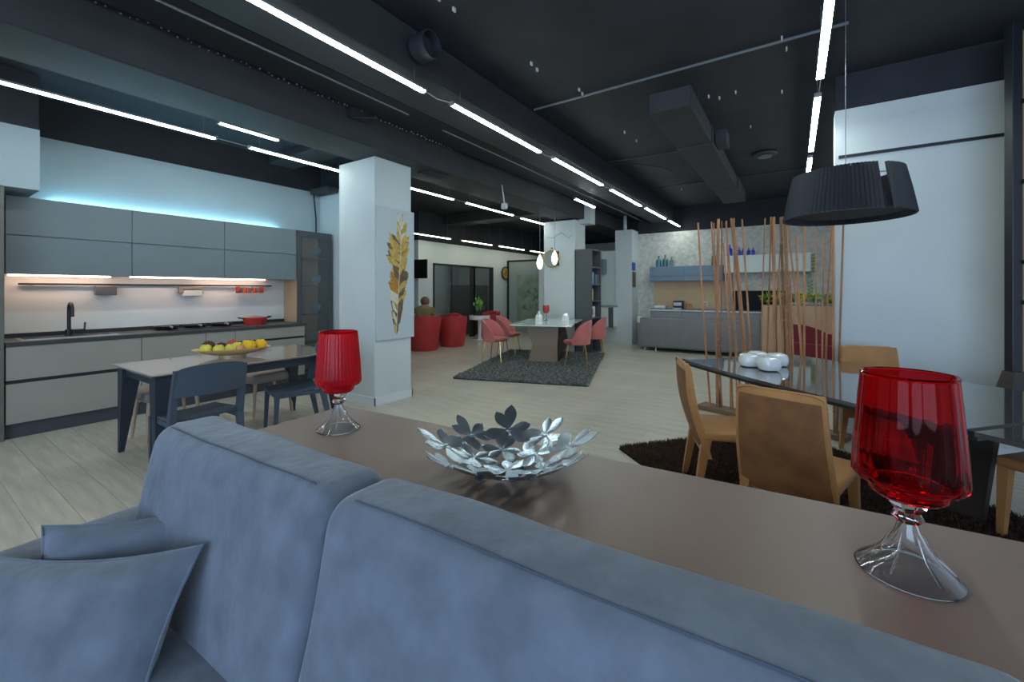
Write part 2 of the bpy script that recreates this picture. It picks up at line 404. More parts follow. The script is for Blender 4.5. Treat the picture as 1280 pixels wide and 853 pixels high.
for i, (p, q) in enumerate(zip(left, left[1:])):
    cordage([(p[0], p[2], 2.985), (q[0], q[1], 2.985)], ['cord at the far left of the kitchen light row', 'pale cord between the two lights above the kitchen table', 'pale cord hidden at the feather column', 'pale cord right of the feather column in the kitchen row', 'pale cord at the far end of the kitchen light row'][i])
for (a_, b_), n in zip(((.55, 2.15), (2.4, 3.93), (4.25, 5.92), (6.16, 7.6), (7.85, 9.3)), ('first, over the camera', 'big near', 'second, above the pleated lamp', 'small far, just over the pleated lamp', 'last, hidden by the pleated lamp, added')):  # last light is an unseen addition that brightens the rear wall
    linear((.165, a_), (.165, b_), f'cool white linear light in the right-hand row, {n} one', row='right light row', top=3.46, wid=.05)
cordage([(.17, 3.93, 2.985), (.17, 4.25, 2.985)], 'short cord joining the two right-hand lights above the pleated lamp')
linear((-3.16, 6.72), (-3.18, 7.65), 'short cool linear light beside the top of the second column', row='side lights', z=2.97, top=3.46)
linear((-5.3, 2.10), (-5.31, 2.78), 'short thin linear light high behind the kitchen row', row='side lights', z=3.235, top=3.46)
for (a_, b_), n in zip(((6.99, 8.34), (8.72, 10.16), (10.44, 11.96), (12.28, 13.4)), ('nearest', 'second', 'third', 'farthest')):
    linear((-7.43, a_), (-7.46, b_), f'warm white linear light along the rear left wall, {n} of its row', 'led_warm', z=2.72, row='warm light row', top=3.46)

# ================================================================== KITCHEN
XB = -6.694; XF = -6.04; XU = -6.32
t = thing('tall_cabinet', 'tall olive grey cabinet side at the far left end of the kitchen', 'cabinet', (0, 0, 0))
put('body', G().span(XB, XF, -.1, .665, .0, 2.34, .003), 'olive_panel', t)
put('door', G().span(XF, XF + .018, -.1, .66, .14, 2.33, .002), 'olive_panel', t)
us = [.70, 1.64, 2.59, 3.57]; un = ['left', 'middle', 'right']
for i in range(3):
    t = thing('wall_cabinet', f'grey handleless wall cabinet with two flaps, {un[i]} of the three above the worktop', 'cabinet', (0, 0, 0), 0, 'kitchen wall cabinets')
    put('body', G().span(XB, XU - .02, us[i] + .002, us[i + 1] - .002, 1.555, 2.305), 'door_grey', t)
    put('door', G().span(XU - .02, XU, us[i] + .003, us[i + 1] - .003, 1.55, 1.926, .0015), 'door_grey', t)
    put('door', G().span(XU - .02, XU, us[i] + .003, us[i + 1] - .003, 1.934, 2.31, .0015), 'door_grey', t)
single('cornice_light', G().span(-6.688, -6.668, 1.05, 3.45, 2.312, 2.322), 'led_cornice', 'blue white light strip glowing on top of the grey wall cabinets', 'light')
single('cabinet_light', G().span(-6.55, -6.50, .74, 1.5, 1.535, 1.55), 'led_kitchen', 'warm light strip under the left wall cabinet above the tap', 'light')
single('cabinet_light', G().span(-6.40, -6.36, 1.64, 2.35, 1.535, 1.55), 'led_kitchen', 'warm light strip under the middle wall cabinet', 'light')
single('cabinet_light', G().span(-6.55, -6.50, 2.4, 3.2, 1.535, 1.55), 'led_kitchen', 'warm light strip under the right wall cabinet above the red pot', 'light')
bs = [.67, 1.65, 2.27, 2.6, 3.54]
bn = ['widest one, below the sink', 'second from left, behind the near chair', 'narrow one, behind the fruit', 'rightmost one, with an upper drawer']
for i in range(4):
    t = thing('base_cabinet', f'greige handleless base cabinet, {bn[i]}', 'cabinet', (0, 0, 0), 0, 'kitchen base cabinets')
    y0, y1 = bs[i] + .002, bs[i + 1] - .002
    put('body', G().span(XB, XF - .03, y0, y1, .14, .86), 'groove', t)
    put('plinth', G().span(XB + .05, XF - .06, y0, y1, 0, .14), 'plinth', t)
    zs = [(.145, .515), (.55, .862)] if i < 3 else [(.145, .515), (.55, .69), (.72, .862)]
    for a_, b_ in zs: put('drawer', G().span(XF - .02, XF, y0 + .001, y1 - .001, a_, b_, .0015), 'door_greige', t)
single('worktop', G().span(XB, XF + .01, .67, 3.56, .865, .905, .003), 'worktop', 'long dark thin worktop over the greige base cabinets', 'worktop')
single('backsplash', G().span(XB, XB + .02, .67, 3.57, .905, 1.553), 'splash', 'pale grey backsplash panel lit warm behind the tap', 'backsplash')
single('splash_trim', G().span(XB + .02, XB + .045, .67, 3.56, .906, .945), 'black_satin', 'low black upstand strip along the back of the worktop', 'trim')
# sink
t = thing('sink', 'steel rimmed undermount sink in the worktop at the left', 'sink', (-6.32, 1.14, .905))
put('rim', G().span(-.2, .2, -.36, .36, 0, .004).span(.14, .165, -.33, .33, .004, .008), 'brushed', t); put('basin', G().span(-.18, .12, -.33, .33, -.005, .0055), 'black_metal', t)
t = thing('kitchen_tap', 'black swan neck kitchen tap beside the sink', 'tap', (-6.48, 1.16, .91))
arc = [(0, 0, 0), (0, 0, .25)] + [(.07 - .07 * math.cos(a_), 0, .27 + .07 * math.sin(a_)) for a_ in [i * PI / 8 for i in range(9)]] + [(.14, 0, .20)]
put('spout', G().tube(arc, .016, 10), 'black_metal', t, smooth=True); put('base', G().cyl((0, 0, .03), .03, .06), 'black_metal', t)
put('lever', G().tube([(0, .02, .04), (0, .12, .05), (.0, .125, .13)], [.02, .012, .009], 8), 'black_metal', t)
# rail
t = thing('wall_rail', 'thin black utensil rail fixed along the warm lit backsplash', 'rail', (XB + .07, 0, 1.455))
put('bar', G().span(-.012, .012, .82, 3.35, -.010, .010), 'black_metal', t)
for y in (.9, 1.9, 2.7, 3.3): put('bracket', G().span(-.05, 0, y - .01, y + .01, -.006, .006), 'black_metal', t)
single('rail_box', G().box((XB + .09, 1.48, 1.385), (.08, .18, .10), .006), 'grey_plastic', 'dark grey box hanging from the black rail right of the tap', 'box')
t = thing('roll_holder', 'bronze hooked holder with a white roll hanging at the middle of the rail', 'holder', (XB + .1, 2.3, 1.40))
put('arm', G().span(-.03, .03, -.13, .13, .0, .035, .004).span(-.03, .03, -.13, -.08, -.05, .0, .004), 'taupe', t); put('roll', G().box((0, .02, -.05), (.05, .22, .08), .01), 'splash', t)
t = thing('spice_rack', 'small red rack with bottles hanging at the right end of the rail', 'rack', (XB + .1, 3.03, 1.395))
put('tray', G().span(-.04, .04, -.17, .17, -.045, -.03).span(-.04, .04, -.17, -.15, -.045, .045).span(-.04, .04, .15, .17, -.045, .045), 'red_rack', t)
for k in range(5): put('jar', G().cyl((0, -.12 + k * .06, .0), .022, .06, 10), 'red_rack' if k % 2 else 'grey_plastic', t)
# hob with pans
single('hob', G().span(-6.6, -6.12, 1.95, 2.75, .905, .912, .002), 'screen_black', 'black glass hob set in the worktop behind the fruit dish', 'hob')
for i, (y, lab) in enumerate(((2.0, 'left'), (2.3, 'middle'), (2.6, 'right'))):
    t = thing('pan', f'low black pan with steel handle on the hob, {lab} one', 'pan', (-6.45, y, .912), 0, 'pans on the hob')
    put('body', G().lathe([(0, .004), (.1, .004), (.12, .035), (.125, .035), (.105, 0), (0, 0)], 20), 'black_metal', t, smooth=True)
    put('handle', G().tube([(.12, 0, .03), (.2, -.02, .04), (.28, -.03, .035)], [.012, .009, .012], 6), 'brushed', t)
t = thing('cooking_pot', 'shallow red enamel pot with black side handles on the worktop', 'pot', (-6.42, 3.02, .906))
put('body', G().lathe([(0, .005), (.12, .005), (.15, .09), (.155, .09), (.13, 0), (0, 0)], 24), 'red_enamel', t, smooth=True)
put('lid', G().lathe([(.153, .09), (.15, .10), (.06, .112), (.02, .115), (.0, .115)], 24), 'red_enamel', t, smooth=True)
for s in (-1, 1): put('handle', G().tube([(-.03, s * .145, .085), (-.02, s * .21, .10), (.02, s * .21, .10), (.03, s * .145, .085)], .010, 6), 'black_metal', t)
# glass front unit at the right end
t = thing('display_cabinet', 'tall grey glass fronted cabinet at the right end of the kitchen', 'cabinet', (0, 0, 0))
put('side_panel', G().span(XB, XU, 3.575, 3.60, 0, 2.30), 'oak', t); put('side_panel', G().span(XB, XU, 4.13, 4.155, 0, 2.3), 'plinth', t)
put('back_panel', G().span(XB, XB + .02, 3.6, 4.13, 0, 2.3), 'room_grey', t); put('top', G().span(XB, XU, 3.575, 4.155, 2.28, 2.31), 'plinth', t)
put('bottom', G().span(XB, XU, 3.6, 4.13, 0, .1), 'plinth', t)
fr = G(); fr.span(XU, XU + .02, 3.575, 3.63, .05, 2.3); fr.span(XU, XU + .02, 4.09, 4.155, .05, 2.3); fr.span(XU, XU + .02, 3.63, 4.09, 2.22, 2.3); fr.span(XU, XU + .02, 3.63, 4.09, .05, .12)
dr = put('door', fr, 'plinth', t); put('pane', G().span(XU + .004, XU + .012, 3.63, 4.09, .12, 2.22), 'grey_glass', dr)
for z in (.55, 1.0, 1.45, 1.88): put('shelf', G().span(XB + .02, XU - .02, 3.6, 4.13, z, z + .012), 'grey_glass', t)
put('inner_panel', G().span(XB + .02, XB + .03, 3.86, 4.13, .1, 2.25), 'beige_splash', t)
for i, z in enumerate((.61, 1.06, 1.51, 1.95)):
    single('blue_plate', G().cyl((XU - .06, 3.93, z + .06), .075, .01, 20, 'x'), 'blue_cabinet', f'round blue plate standing in the glass cabinet, {["lowest", "second lowest", "second highest", "highest"][i]} shelf', 'plate', 'plates in the glass cabinet')
single('power_cable', G().tube([(-6.66, 4.05, 3.05), (-6.67, 4.07, 2.9), (-6.665, 4.10, 2.6), (-6.66, 4.1, 2.31)], .012, 6), 'black_metal', 'black cable hanging down the kitchen wall corner onto the glass cabinet', 'cable')
single('wall_fan_box', G().box((-6.35, 4.05, 3.0), (.5, .2, .09), .02), 'black_duct', 'dark boxed unit high in the kitchen wall corner', 'unit')

# ------------------------------------------------------------------ kitchen table
t = thing('kitchen_table', 'brown glass topped kitchen table with slate tapered legs', 'table', (-4.40, 1.93, 0))
put('tabletop', G().box((0, 0, .752), (.92, 1.60, .012), .004, 1), 'table_brown', t)
put('rim', G().box((0, 0, .742), (.91, 1.59, .008)), 'steel', t)
ap = G(); 
for s in (-1, 1): ap.box((s * .40, 0, .70), (.035, 1.46, .075)); ap.box((0, s * .73, .70), (.80, .035, .075))
put('apron', ap, 'slate_dark', t)
for sx in (-1, 1):
    for sy in (-1, 1):
        g = G(); R = []
        for z, hw in ((0, .018), (.60, .058), (.735, .062)):
            cx_, cy_ = sx * (.44 - hw), sy * (.77 - hw)
            R.append([(cx_ - hw, cy_ - hw, z), (cx_ + hw, cy_ - hw, z), (cx_ + hw, cy_ + hw, z), (cx_ - hw, cy_ + hw, z)])
        put('leg', g.rings(R), 'slate_dark', t)
# oval dish with fruit
DX, DY = -4.47, 1.90
t = thing('fruit_dish', 'oval tan dish holding apples and lemons on the kitchen table', 'dish', (DX, DY, .758), math.radians(68))
put('bowl', G().lathe([(.001, .014), (.09, .014), (.16, .024), (.25, .046), (.318, .078), (.32, .083), (.314, .084), (.24, .056), (.15, .036), (.08, .028), (.001, .026)], 36, sx=1, sy=.58), 'tan_ceramic', t, smooth=True)
put('foot', G().lathe([(.075, 0), (.085, 0), (.085, .020), (.075, .020)], 24, sx=1.3, sy=.8), 'tan_ceramic', t, smooth=True)
ux, uy = math.cos(math.radians(68)), math.sin(math.radians(68))   # long axis of the dish
def fruit(u, v, r, m, label, z=.80, el=(1, 1, .92)):
    u *= .90; v *= .95; r *= 1.12; z -= .008
    x = DX + ux * u + uy * v; y = DY + uy * u - ux * v
    t_ = thing('fruit', label, 'fruit', (x, y, z + r), random.random() * 3, 'fruit in the tan dish')
    put('flesh', G().lathe([(0.001, -r * .82), (r * .45, -r * .92), (r * .85, -r * .5), (r, 0), (r * .88, r * .5), (r * .5, r * .86), (r * .12, r * .80), (.001, r * .70)], 18), m, t_, smooth=True)
    put('stem', G().tube([(0, 0, r * .7), (.004, 0, r * 1.05)], .003, 5), 'plum', t_)
fruit(-.23, .05, .046, 'apple', 'yellow green apple at the left end of the tan dish')
fruit(-.12, .10, .044, 'apple', 'yellow green apple second from the left at the front of the dish')
fruit(-.02, .10, .044, 'apple', 'pale green apple in the front middle of the dish')
fruit(.07, .09, .036, 'peach', 'small orange brown peach right of the front apples')
fruit(.15, .06, .052, 'lemon', 'large yellow lemon beside the peach', .805)
fruit(.255, .01, .050, 'lemon', 'yellow lemon at the right end of the dish', .81)
fruit(.13, -.05, .046, 'lemon', 'yellow lemon at the back of the dish right of centre', .81)
fruit(-.21, -.05, .05, 'plum', 'dark plum at the back left of the dish', .815)
fruit(-.10, -.05, .042, 'plum', 'dark plum in the back middle of the dish', .81)
fruit(-.0, -.04, .044, 'red_fruit', 'small red apple at the back of the dish', .828)
fruit(.045, .01, .040, 'apple', 'greenish apple in the centre of the dish behind the peach', .815)

def blue_chair(loc, rz, label):
    t = thing('plastic_chair', label, 'chair', loc, rz, 'slate plastic chairs')
    # faces +Y ; seat
    g = G(); R = []
    for j in range(9):
        y = -.20 + .42 * j / 8; dz = .012 * math.cos(PI * j / 8)
        R.append([(-.22, y, .43 + dz), (-.12, y, .425 + dz), (0, y, .42 + dz), (.12, y, .425 + dz), (.22, y, .43 + dz), (.22, y, .455 + dz), (.12, y, .447 + dz), (0, y, .442 + dz), (-.12, y, .447 + dz), (-.22, y, .455 + dz)])
    put('seat', g.rings(R), 'slate_blue', t, smooth=True)
    g = G(); R = []
    for j in range(11):
        u = -1 + 2 * j / 10; x = u * .235; y = -.255 - .05 * (1 - u * u); zt = .835 + .022 * (1 - u * u) - .02 * abs(u) ** 6; zb = .63 - .0 * u
        R.append([(x, y + .012, zb), (x, y + .006 - .03, zt), (x, y - .010 - .03, zt), (x, y - .010, zb)])
    put('backrest', g.rings(R), 'slate_blue', t, smooth=True)
    for s in (-1, 1):
        put('leg', G().rings([[(s * .215 + a * r_, .19 + b * r_ + k, z) for a, b in ((-1, -1), (1, -1), (1, 1), (-1, 1))] for z, r_, k in ((0, .013, .02), (.43, .02, 0))]), 'slate_blue', t)
        put('leg', G().rings([[(s * .222 + a * r_, y + b * r_ * 1.3, z) for a, b in ((-1, -1), (1, -1), (1, 1), (-1, 1))] for z, r_, y in ((0, .013, -.29), (.43, .021, -.20), (.60, .019, -.235), (.825, .013, -.288))]), 'slate_blue', t)
    put('seat_frame', G().span(-.22, .22, .17, .20, .395, .43).span(-.22, -.195, -.2, .2, .395, .43).span(.195, .22, -.2, .2, .395, .43), 'slate_blue', t)
    return t
blue_chair((-3.88, 1.39, 0), PI / 2, 'slate blue plastic chair seen from behind at the kitchen table, left one')
blue_chair((-4.08, 2.28, 0), 2.86, 'slate blue plastic chair at the end of the kitchen table, beside the red lamp')
for (y, lab) in ((1.55, 'left, behind the slate chair'), (2.45, 'right')):
    t = thing('stool', f'taupe stool with wooden legs behind the kitchen table, {lab}', 'stool', (-4.98, y, 0), 0, 'taupe stools')
    put('seat', G().box((0, 0, .43), (.42, .46, .10), .035, 4), 'taupe', t, smooth=True)
    for sx in (-1, 1):
        for sy in (-1, 1): put('leg', G().tube([(sx * .16, sy * .18, .39), (sx * .19, sy * .21, 0)], [.018, .012], 8), 'oak', t)

# ================================================================== SOFA AND CONSOLE
SA = math.radians(1.9)
s = thing('sofa', 'large blue grey velvet sofa in the foreground seen from its front side', 'sofa', (0, .80, 0), SA)
# local: y=0 is the rear line, X from -2.0 to .24
def cushion(x0, x1, prof, r=.05, n=26, m='sofa', nm='back_cushion', wob=.006):
    g = G(); R = []
    cy_ = sum(p[0] for p in prof) / len(prof); cz_ = sum(p[1] for p in prof) / len(prof)
    for i in range(n + 1):
        u = i / n; x = x0 + (x1 - x0) * u; e = min(x - x0, x1 - x)
        k = 1 if e >= r else math.sqrt(max(0, 1 - (1 - e / r) ** 2))
        ring = []
        for (y, z) in prof:
            dy, dz = y - cy_, z - cz_; L = math.hypot(dy, dz)
            sh = (1 - k) * r
            f = (L - sh) / L
            q = noise.noise(Vector((x * 3.1, y * 5, z * 4))) * wob
            ring.append((x, cy_ + dy * f + q, cz_ + dz * f + q))
        R.append(ring)
    # denser ends
    return put(nm, g.rings(R), m, s, smooth=True)
def rprof(P, r=.04, n=5):
    out = []; N_ = len(P)
    for i in range(N_):
        p0, p, p1 = Vector(P[i - 1]), Vector(P[i]), Vector(P[(i + 1) % N_])
        rr_ = r if not isinstance(r, list) else r[i]
        a = p + (p0 - p).normalized() * rr_; b = p + (p1 - p).normalized() * rr_
        for k in range(n + 1):
            tt = k / n; out.append(tuple((1 - tt) ** 2 * a + 2 * tt * (1 - tt) * p + tt * tt * b))
    # subdivide long edges
    res = []
    for i in range(len(out)):
        a, b = Vector(out[i]), Vector(out[(i + 1) % len(out)]); res.append(tuple(a)); m_ = int((b - a).length / .05)
        for k in range(1, m_): res.append(tuple(a.lerp(b, k / m_)))
    return res
def ends(x0, x1, r=.05):
    pass
prof = rprof([(-.31, .38), (-.185, .91), (.02, .905), (.045, .38)], [.05, .06, .06, .05], 7)
def bcush(x0, x1):
    g = G(); R = []; xs = []
    r = .055
    for k in range(8): xs.append(x0 + r * (1 - math.cos(k / 7 * PI / 2)))
    m_ = int((x1 - x0 - 2 * r) / .06)
    xs += [x0 + r + (x1 - x0 - 2 * r) * k / m_ for k in range(1, m_)]
    xs += [x1 - r * (1 - math.cos((7 - k) / 7 * PI / 2)) for k in range(8)]
    cy_, cz_ = -.12, .64
    for x in xs:
        e = min(x - x0, x1 - x); k = 1 if e >= r else math.sqrt(max(0, 1 - (1 - e / r) ** 2)); ring = []
        for (y, z) in prof:
            dy, dz = y - cy_, z - cz_; L = math.hypot(dy, dz); f = (L - (1 - k) * r) / L
            q = noise.noise(Vector((x * 4, y * 6, z * 5))) * .006
            ring.append((x, cy_ + dy * f + q, cz_ + dz * f + q))
        R.append(ring)
    o = put('back_cushion', g.rings(R), 'sofa', s, smooth=True)
    put('seam', G().tube([(x0 + .07 + (x1 - x0 - .14) * k / 24, -.158, .9065 + noise.noise(Vector(((x0 + .07 + (x1 - x0 - .14) * k / 24) * 4, -.158 * 6, .9 * 5))) * .006) for k in range(25)], .0016, 5), 'sofa_seam', o)
    
    return o
bcush(-1.90, -.925); bcush(-.918, .27)
put('back_frame', G().box((-.83, .045, .40), (2.18, .04, .74), .015, 2), 'sofa', s)
put('base', G().box((-.85, -.52, .17), (2.24, 1.0, .24), .03, 2), 'sofa', s)
put('seat_cushion', G().box((-1.43, -.62, .36), (.98, .82, .18), .05, 4), 'sofa', s, smooth=True)
put('seat_cushion', G().box((-.33, -.62, .36), (1.16, .82, .18), .05, 4), 'sofa', s, smooth=True)
put('armrest', G().box((-1.93, -.50, .365), (.22, .86, .49), .06, 5), 'sofa', s, smooth=True)
put('armrest', G().box((.36, -.50, .34), (.16, .9, .52), .05, 5), 'sofa', s, smooth=True)
for x in (-1.9, .3):
    for y in (-.1, -.9): put('foot', G().cyl((x, y, .025), .025, .05, 12), 'black_metal', s)

def pillow(name, label, cx_, cy_, cz_, mx, w_=.5, h=.5, th=.16, m='sofa'):
    g = G(); n = 14; V = {}
    t_ = thing(name, label, 'pillow', (cx_, cy_, cz_), 0, 'sofa pillows')
    from mathutils import Euler
    t_.rotation_euler = (Euler(mx[:3]).to_matrix() @ Matrix.Rotation(math.radians(mx[3]), 3, 'Z')).to_euler()
    bm = g.bm
    for side in (1, -1):
        for i in range(n + 1):
            for j in range(n + 1):
                u, v = -1 + 2 * i / n, -1 + 2 * j / n
                edge = abs(u) == 1 or abs(v) == 1
                if side == -1 and edge: V[side, i, j] = V[1, i, j]; continue
                pull = 1 - .12 * (1 - abs(u) ** 2) * abs(v) ** 3
                pull2 = 1 - .12 * (1 - abs(v) ** 2) * abs(u) ** 3
                z = side * th / 2 * ((1 - u ** 4) * (1 - v ** 4)) ** .6
                z += noise.noise(Vector((u * 2.5 + cx_ * 7, v * 2.5, side))) * .018 * (1 - u * u) * (1 - v * v)
                V[side, i, j] = bm.verts.new((u * w_ / 2 * pull2, v * h / 2 * pull, z))
        for i in range(n):
            for j in range(n):
                f = [V[side, i, j], V[side, i + 1, j], V[side, i + 1, j + 1], V[side, i, j + 1]]
                bm.faces.new(f if side == 1 else f[::-1])
    put('cover', g, m, t_, smooth=True)
    P = []
    for (a, b) in [(-1, -1), (1, -1), (1, 1), (-1, 1)]: pass
    for k in range(4 * 10):
        e, f = divmod(k, 10); f = f / 10 * 2 - 1
        u, v = [(f, -1), (1, f), (-f, 1), (-1, -f)][e]
        P.append((u * w_ / 2 * (1 - .12 * (1 - v * v) * abs(u) ** 3), v * h / 2 * (1 - .12 * (1 - u * u) * abs(v) ** 3), 0))
    P.append(P[0]); put('piping', G().tube(P, .004, 6, cap=False), m, t_, smooth=True)
    return t_
pillow('scatter_pillow', 'blue grey velvet pillow nearest the camera, its pointed corner up against the back cushion', -1.56, .225, .455, (math.radians(58), math.radians(12), math.radians(20), 19), .68, .50, .17, 'sofa')
pillow('scatter_pillow', 'blue grey velvet pillow behind, leaning on the left armrest', -1.66, .43, .50, (math.radians(70), math.radians(4), math.radians(62), 0), .46, .40, .15, 'sofa')

c = thing('console_table', 'long matt brown console table behind the blue sofa', 'console', (-.54, 1.20, 0), math.radians(3.8))
put('tabletop', G().span(-1.43, 1.75, -.285, .275, .74, .78, .004), 'console', c)
put('side_panel', G().span(-1.42, -1.38, -.27, .26, 0, .74), 'console', c); put('side_panel', G().span(1.70, 1.74, -.27, .26, 0, .74), 'console', c)
put('back_panel', G().span(-1.38, 1.70, .20, .22, .05, .74), 'console', c); put('shelf', G().span(-1.38, 1.7, -.27, .2, .36, .38), 'console', c)

# glass candle lamps
def glass_lamp(loc, label, rz=0, shade='red_glass', ribs=16, amp=.020):
    t = thing('glass_lamp', label, 'lamp', loc, rz, 'red glass lamps')
    # hollow bell foot, thin wall
    fo = [(.090, .001), (.0905, .004), (.078, .014), (.055, .034), (.034, .062), (.021, .092), (.017, .110)]
    fi = [(.013, .108), (.017, .092), (.030, .062), (.051, .033), (.074, .012), (.086, .001)]
    R_ = fo + fi + [fo[0]]
    put('foot', G().lathe(R_, 48), 'glass', t, smooth=True)
    fac = lambda k, z: 1 + (.08 if k % 2 else -.04)
    put('stem', G().lathe([(.001, .108), (.018, .110), (.027, .122), (.020, .134), (.030, .148), (.036, .164), (.001, .166)], 10, f=fac), 'glass', t)
    for k in range(6):
        a = k * 2 * PI / 6; put('flute', G().tube([(.024 * math.cos(a), .024 * math.sin(a), .090), (.045 * math.cos(a), .045 * math.sin(a), .048), (.076 * math.cos(a), .076 * math.sin(a), .018)], [.001, .0025, .0015], 6), 'glass', t)
    N_ = 64 if ribs < 20 else 160
    pl = lambda k, z: 1 + (amp * math.cos(k / N_ * 2 * PI * ribs) if z > .19 else .004)
    ou = [(.036, .162), (.056, .165), (.065, .173), (.068, .188), (.088, .197), (.0945, .207), (.094, .23), (.091, .28), (.087, .33), (.083, .38), (.079, .425)]
    inn = [(.0755, .425), (.0795, .38), (.0835, .33), (.0875, .28), (.0905, .232), (.089, .212), (.082, .202), (.064, .193), (.060, .177), (.05, .171), (.001, .168)]
    put('shade', G().lathe([(.001, .162)] + ou + inn, N_, f=pl), shade, t, smooth=True)
    put('shade_rim', G().lathe([(.080, .423), (.0815, .427), (.079, .430), (.0745, .429), (.0745, .425)], N_), 'red_glass', t, smooth=True)
    put('candle_cup', G().lathe([(.001, .182), (.030, .182), (.036, .20), (.040, .28), (.0385, .28), (.034, .20), (.028, .184), (.001, .184)], 12, f=lambda k, z: 1 + .05 * (k % 2)), 'glass', t)
    return t
glass_lamp((.205, 1.235, .781), 'red glass table lamp on clear foot, big one at the right end of the console')
glass_lamp((-1.665, 1.13, .781), 'red glass table lamp on clear foot, far one at the left end of the console', .3, 'red_thread', 40, .012)

# flower bowl
t = thing('flower_bowl', 'openwork steel bowl of cut out flowers on the brown console', 'bowl', (-.80, 1.175, .781))
def bowlz(r): return .004 + .105 * min(1.25, (r / .28)) ** 1.9
def petal_flower(cr, ca, petals, size, rot, wd=.42, lift=0):
    g = G(); cx_, cy_ = cr * math.cos(ca), cr * math.sin(ca)
    for k in range(petals):
        a = rot + 2 * PI * k / petals + (.18 if k % 2 else -.1); L = size * (1 if k % 2 else .86)
        top, bot = [], []
        outl = []
        for i in range(13):
            u = i / 12; outl.append((u, wd * .5 * math.sin(PI * u ** 1.55) ** .85 * (1 if u < 1 else 0) + .05 * (1 - u)))
        pts = [(u, w_) for u, w_ in outl] + [(u, -w_) for u, w_ in outl[-2::-1]]
        P3 = []
        bm = g.bm; A, B = [], []
        for (u, w_) in outl:
            ra, rb = [], []
            for v in (-1, -.5, 0, .5, 1):
                x = cx_ + L * (u * math.cos(a) - v * w_ * math.sin(a)); y = cy_ + L * (u * math.sin(a) + v * w_ * math.cos(a))
                rr_ = math.hypot(x, y); z = bowlz(rr_); dd = .0016 * (1 - v * v) + lift
                ra.append(bm.verts.new((x, y, z + dd + .0012))); rb.append(bm.verts.new((x, y, z + dd - .0008)))
            A.append(ra); B.append(rb)
        for i in range(12):
            for j in range(4):
                bm.faces.new((A[i][j], A[i][j + 1], A[i + 1][j + 1], A[i + 1][j])); bm.faces.new((B[i][j], B[i + 1][j], B[i + 1][j + 1], B[i][j + 1]))
            bm.faces.new((A[i][0], A[i + 1][0], B[i + 1][0], B[i][0])); bm.faces.new((A[i][4], B[i][4], B[i + 1][4], A[i + 1][4]))
    g.cyl((cx_, cy_, bowlz(cr) + .001), size * .14, .004, 12)
    bmesh.ops.remove_doubles(g.bm, verts=g.bm.verts, dist=1e-5)
    put('flower', g, 'mirror_steel', t, smooth=True)
petal_flower(.0, 0, 6, .085, .2, .46)
for k in range(6): petal_flower(.125, k * 2 * PI / 6 + .2, 6, .080, k * 1.1 + .3, .46, .002)
for k in range(9): petal_flower(.215, k * 2 * PI / 9 + .05, 6, .086 + .014 * (k % 2), k * .9 + .2, .46, .004 * (k % 2))
put('foot_ring', G().lathe([(.06, 0), (.065, 0), (.065, .004), (.06, .004)], 32), 'steel', t)

# ================================================================== DINING GROUP RIGHT
def rug(label, P, mbase, mpile, n, hgt, wid, lean, seed):
    (o, dx, dy) = P; o = np.array(o); dx = np.array(dx); dy = np.array(dy)
    t = thing('shaggy_rug', label, 'rug', (0, 0, 0))
    g = G(); q = [o, o + dx, o + dx + dy, o + dy]; g.prism([tuple(v) for v in q], 0.001, .012); put('backing', g, mbase, t)
    r = np.random.default_rng(seed)
    uv = r.random((n, 2)); base = o + uv[:, :1] * dx + uv[:, 1:] * dy
    a = r.random(n) * 2 * PI; h = hgt * (.6 + .6 * r.random(n)); ln = lean * (r.random((n, 2)) - .5) * 2
    wx = np.stack([np.cos(a), np.sin(a)], 1) * wid / 2
    b0 = np.c_[base - wx, np.full(n, .01)]; b1 = np.c_[base + wx, np.full(n, .01)]
    m0 = np.c_[base + ln * .4 - wx * .9, .01 + h * .6]; m1 = np.c_[base + ln * .4 + wx * .9, .01 + h * .6]; tp = np.c_[base + ln, .01 + h * .9]
    V = np.stack([b0, b1, m1, m0, tp], 1).reshape(-1, 3)
    i = np.arange(n) * 5
    F = np.concatenate([np.stack([i, i + 1, i + 2], 1), np.stack([i, i + 2, i + 3], 1), np.stack([i + 3, i + 2, i + 4], 1)])
    me = bpy.data.meshes.new('pile'); me.vertices.add(len(V)); me.vertices.foreach_set('co', V.ravel())
    me.loops.add(F.size); me.polygons.add(len(F)); me.loops.foreach_set('vertex_index', F.ravel().astype(np.int32))
    me.polygons.foreach_set('loop_start', np.arange(0, F.size, 3, dtype=np.int32)); me.polygons.foreach_set('loop_total', np.full(len(F), 3, dtype=np.int32))
    me.update(); me.validate(); me.materials.append(M[mpile])
    ob = bpy.data.objects.new('pile', me); C.objects.link(ob); ob.parent = t; ob['kind'] = 'stuff'
    return t
nx, ny = .666, .746; dxx, dyy = .746, -.666
rug('dark brown shaggy rug under the glass dining table', ((-1.27, 3.60), (dxx * 2.7, dyy * 2.7), (nx * 1.75, ny * 1.75)), 'rug_brown', 'pile_brown', 110000, .045, .006, .03, 1)
def P2(u, v): return (u, v)
rug('dark grey shaggy rug under the marble table with pink chairs', ((-4.44, 5.02), (1.98, .66), (-.95, 3.05)), 'rug_grey', 'pile_grey', 60000, .04, .022, .035, 2)

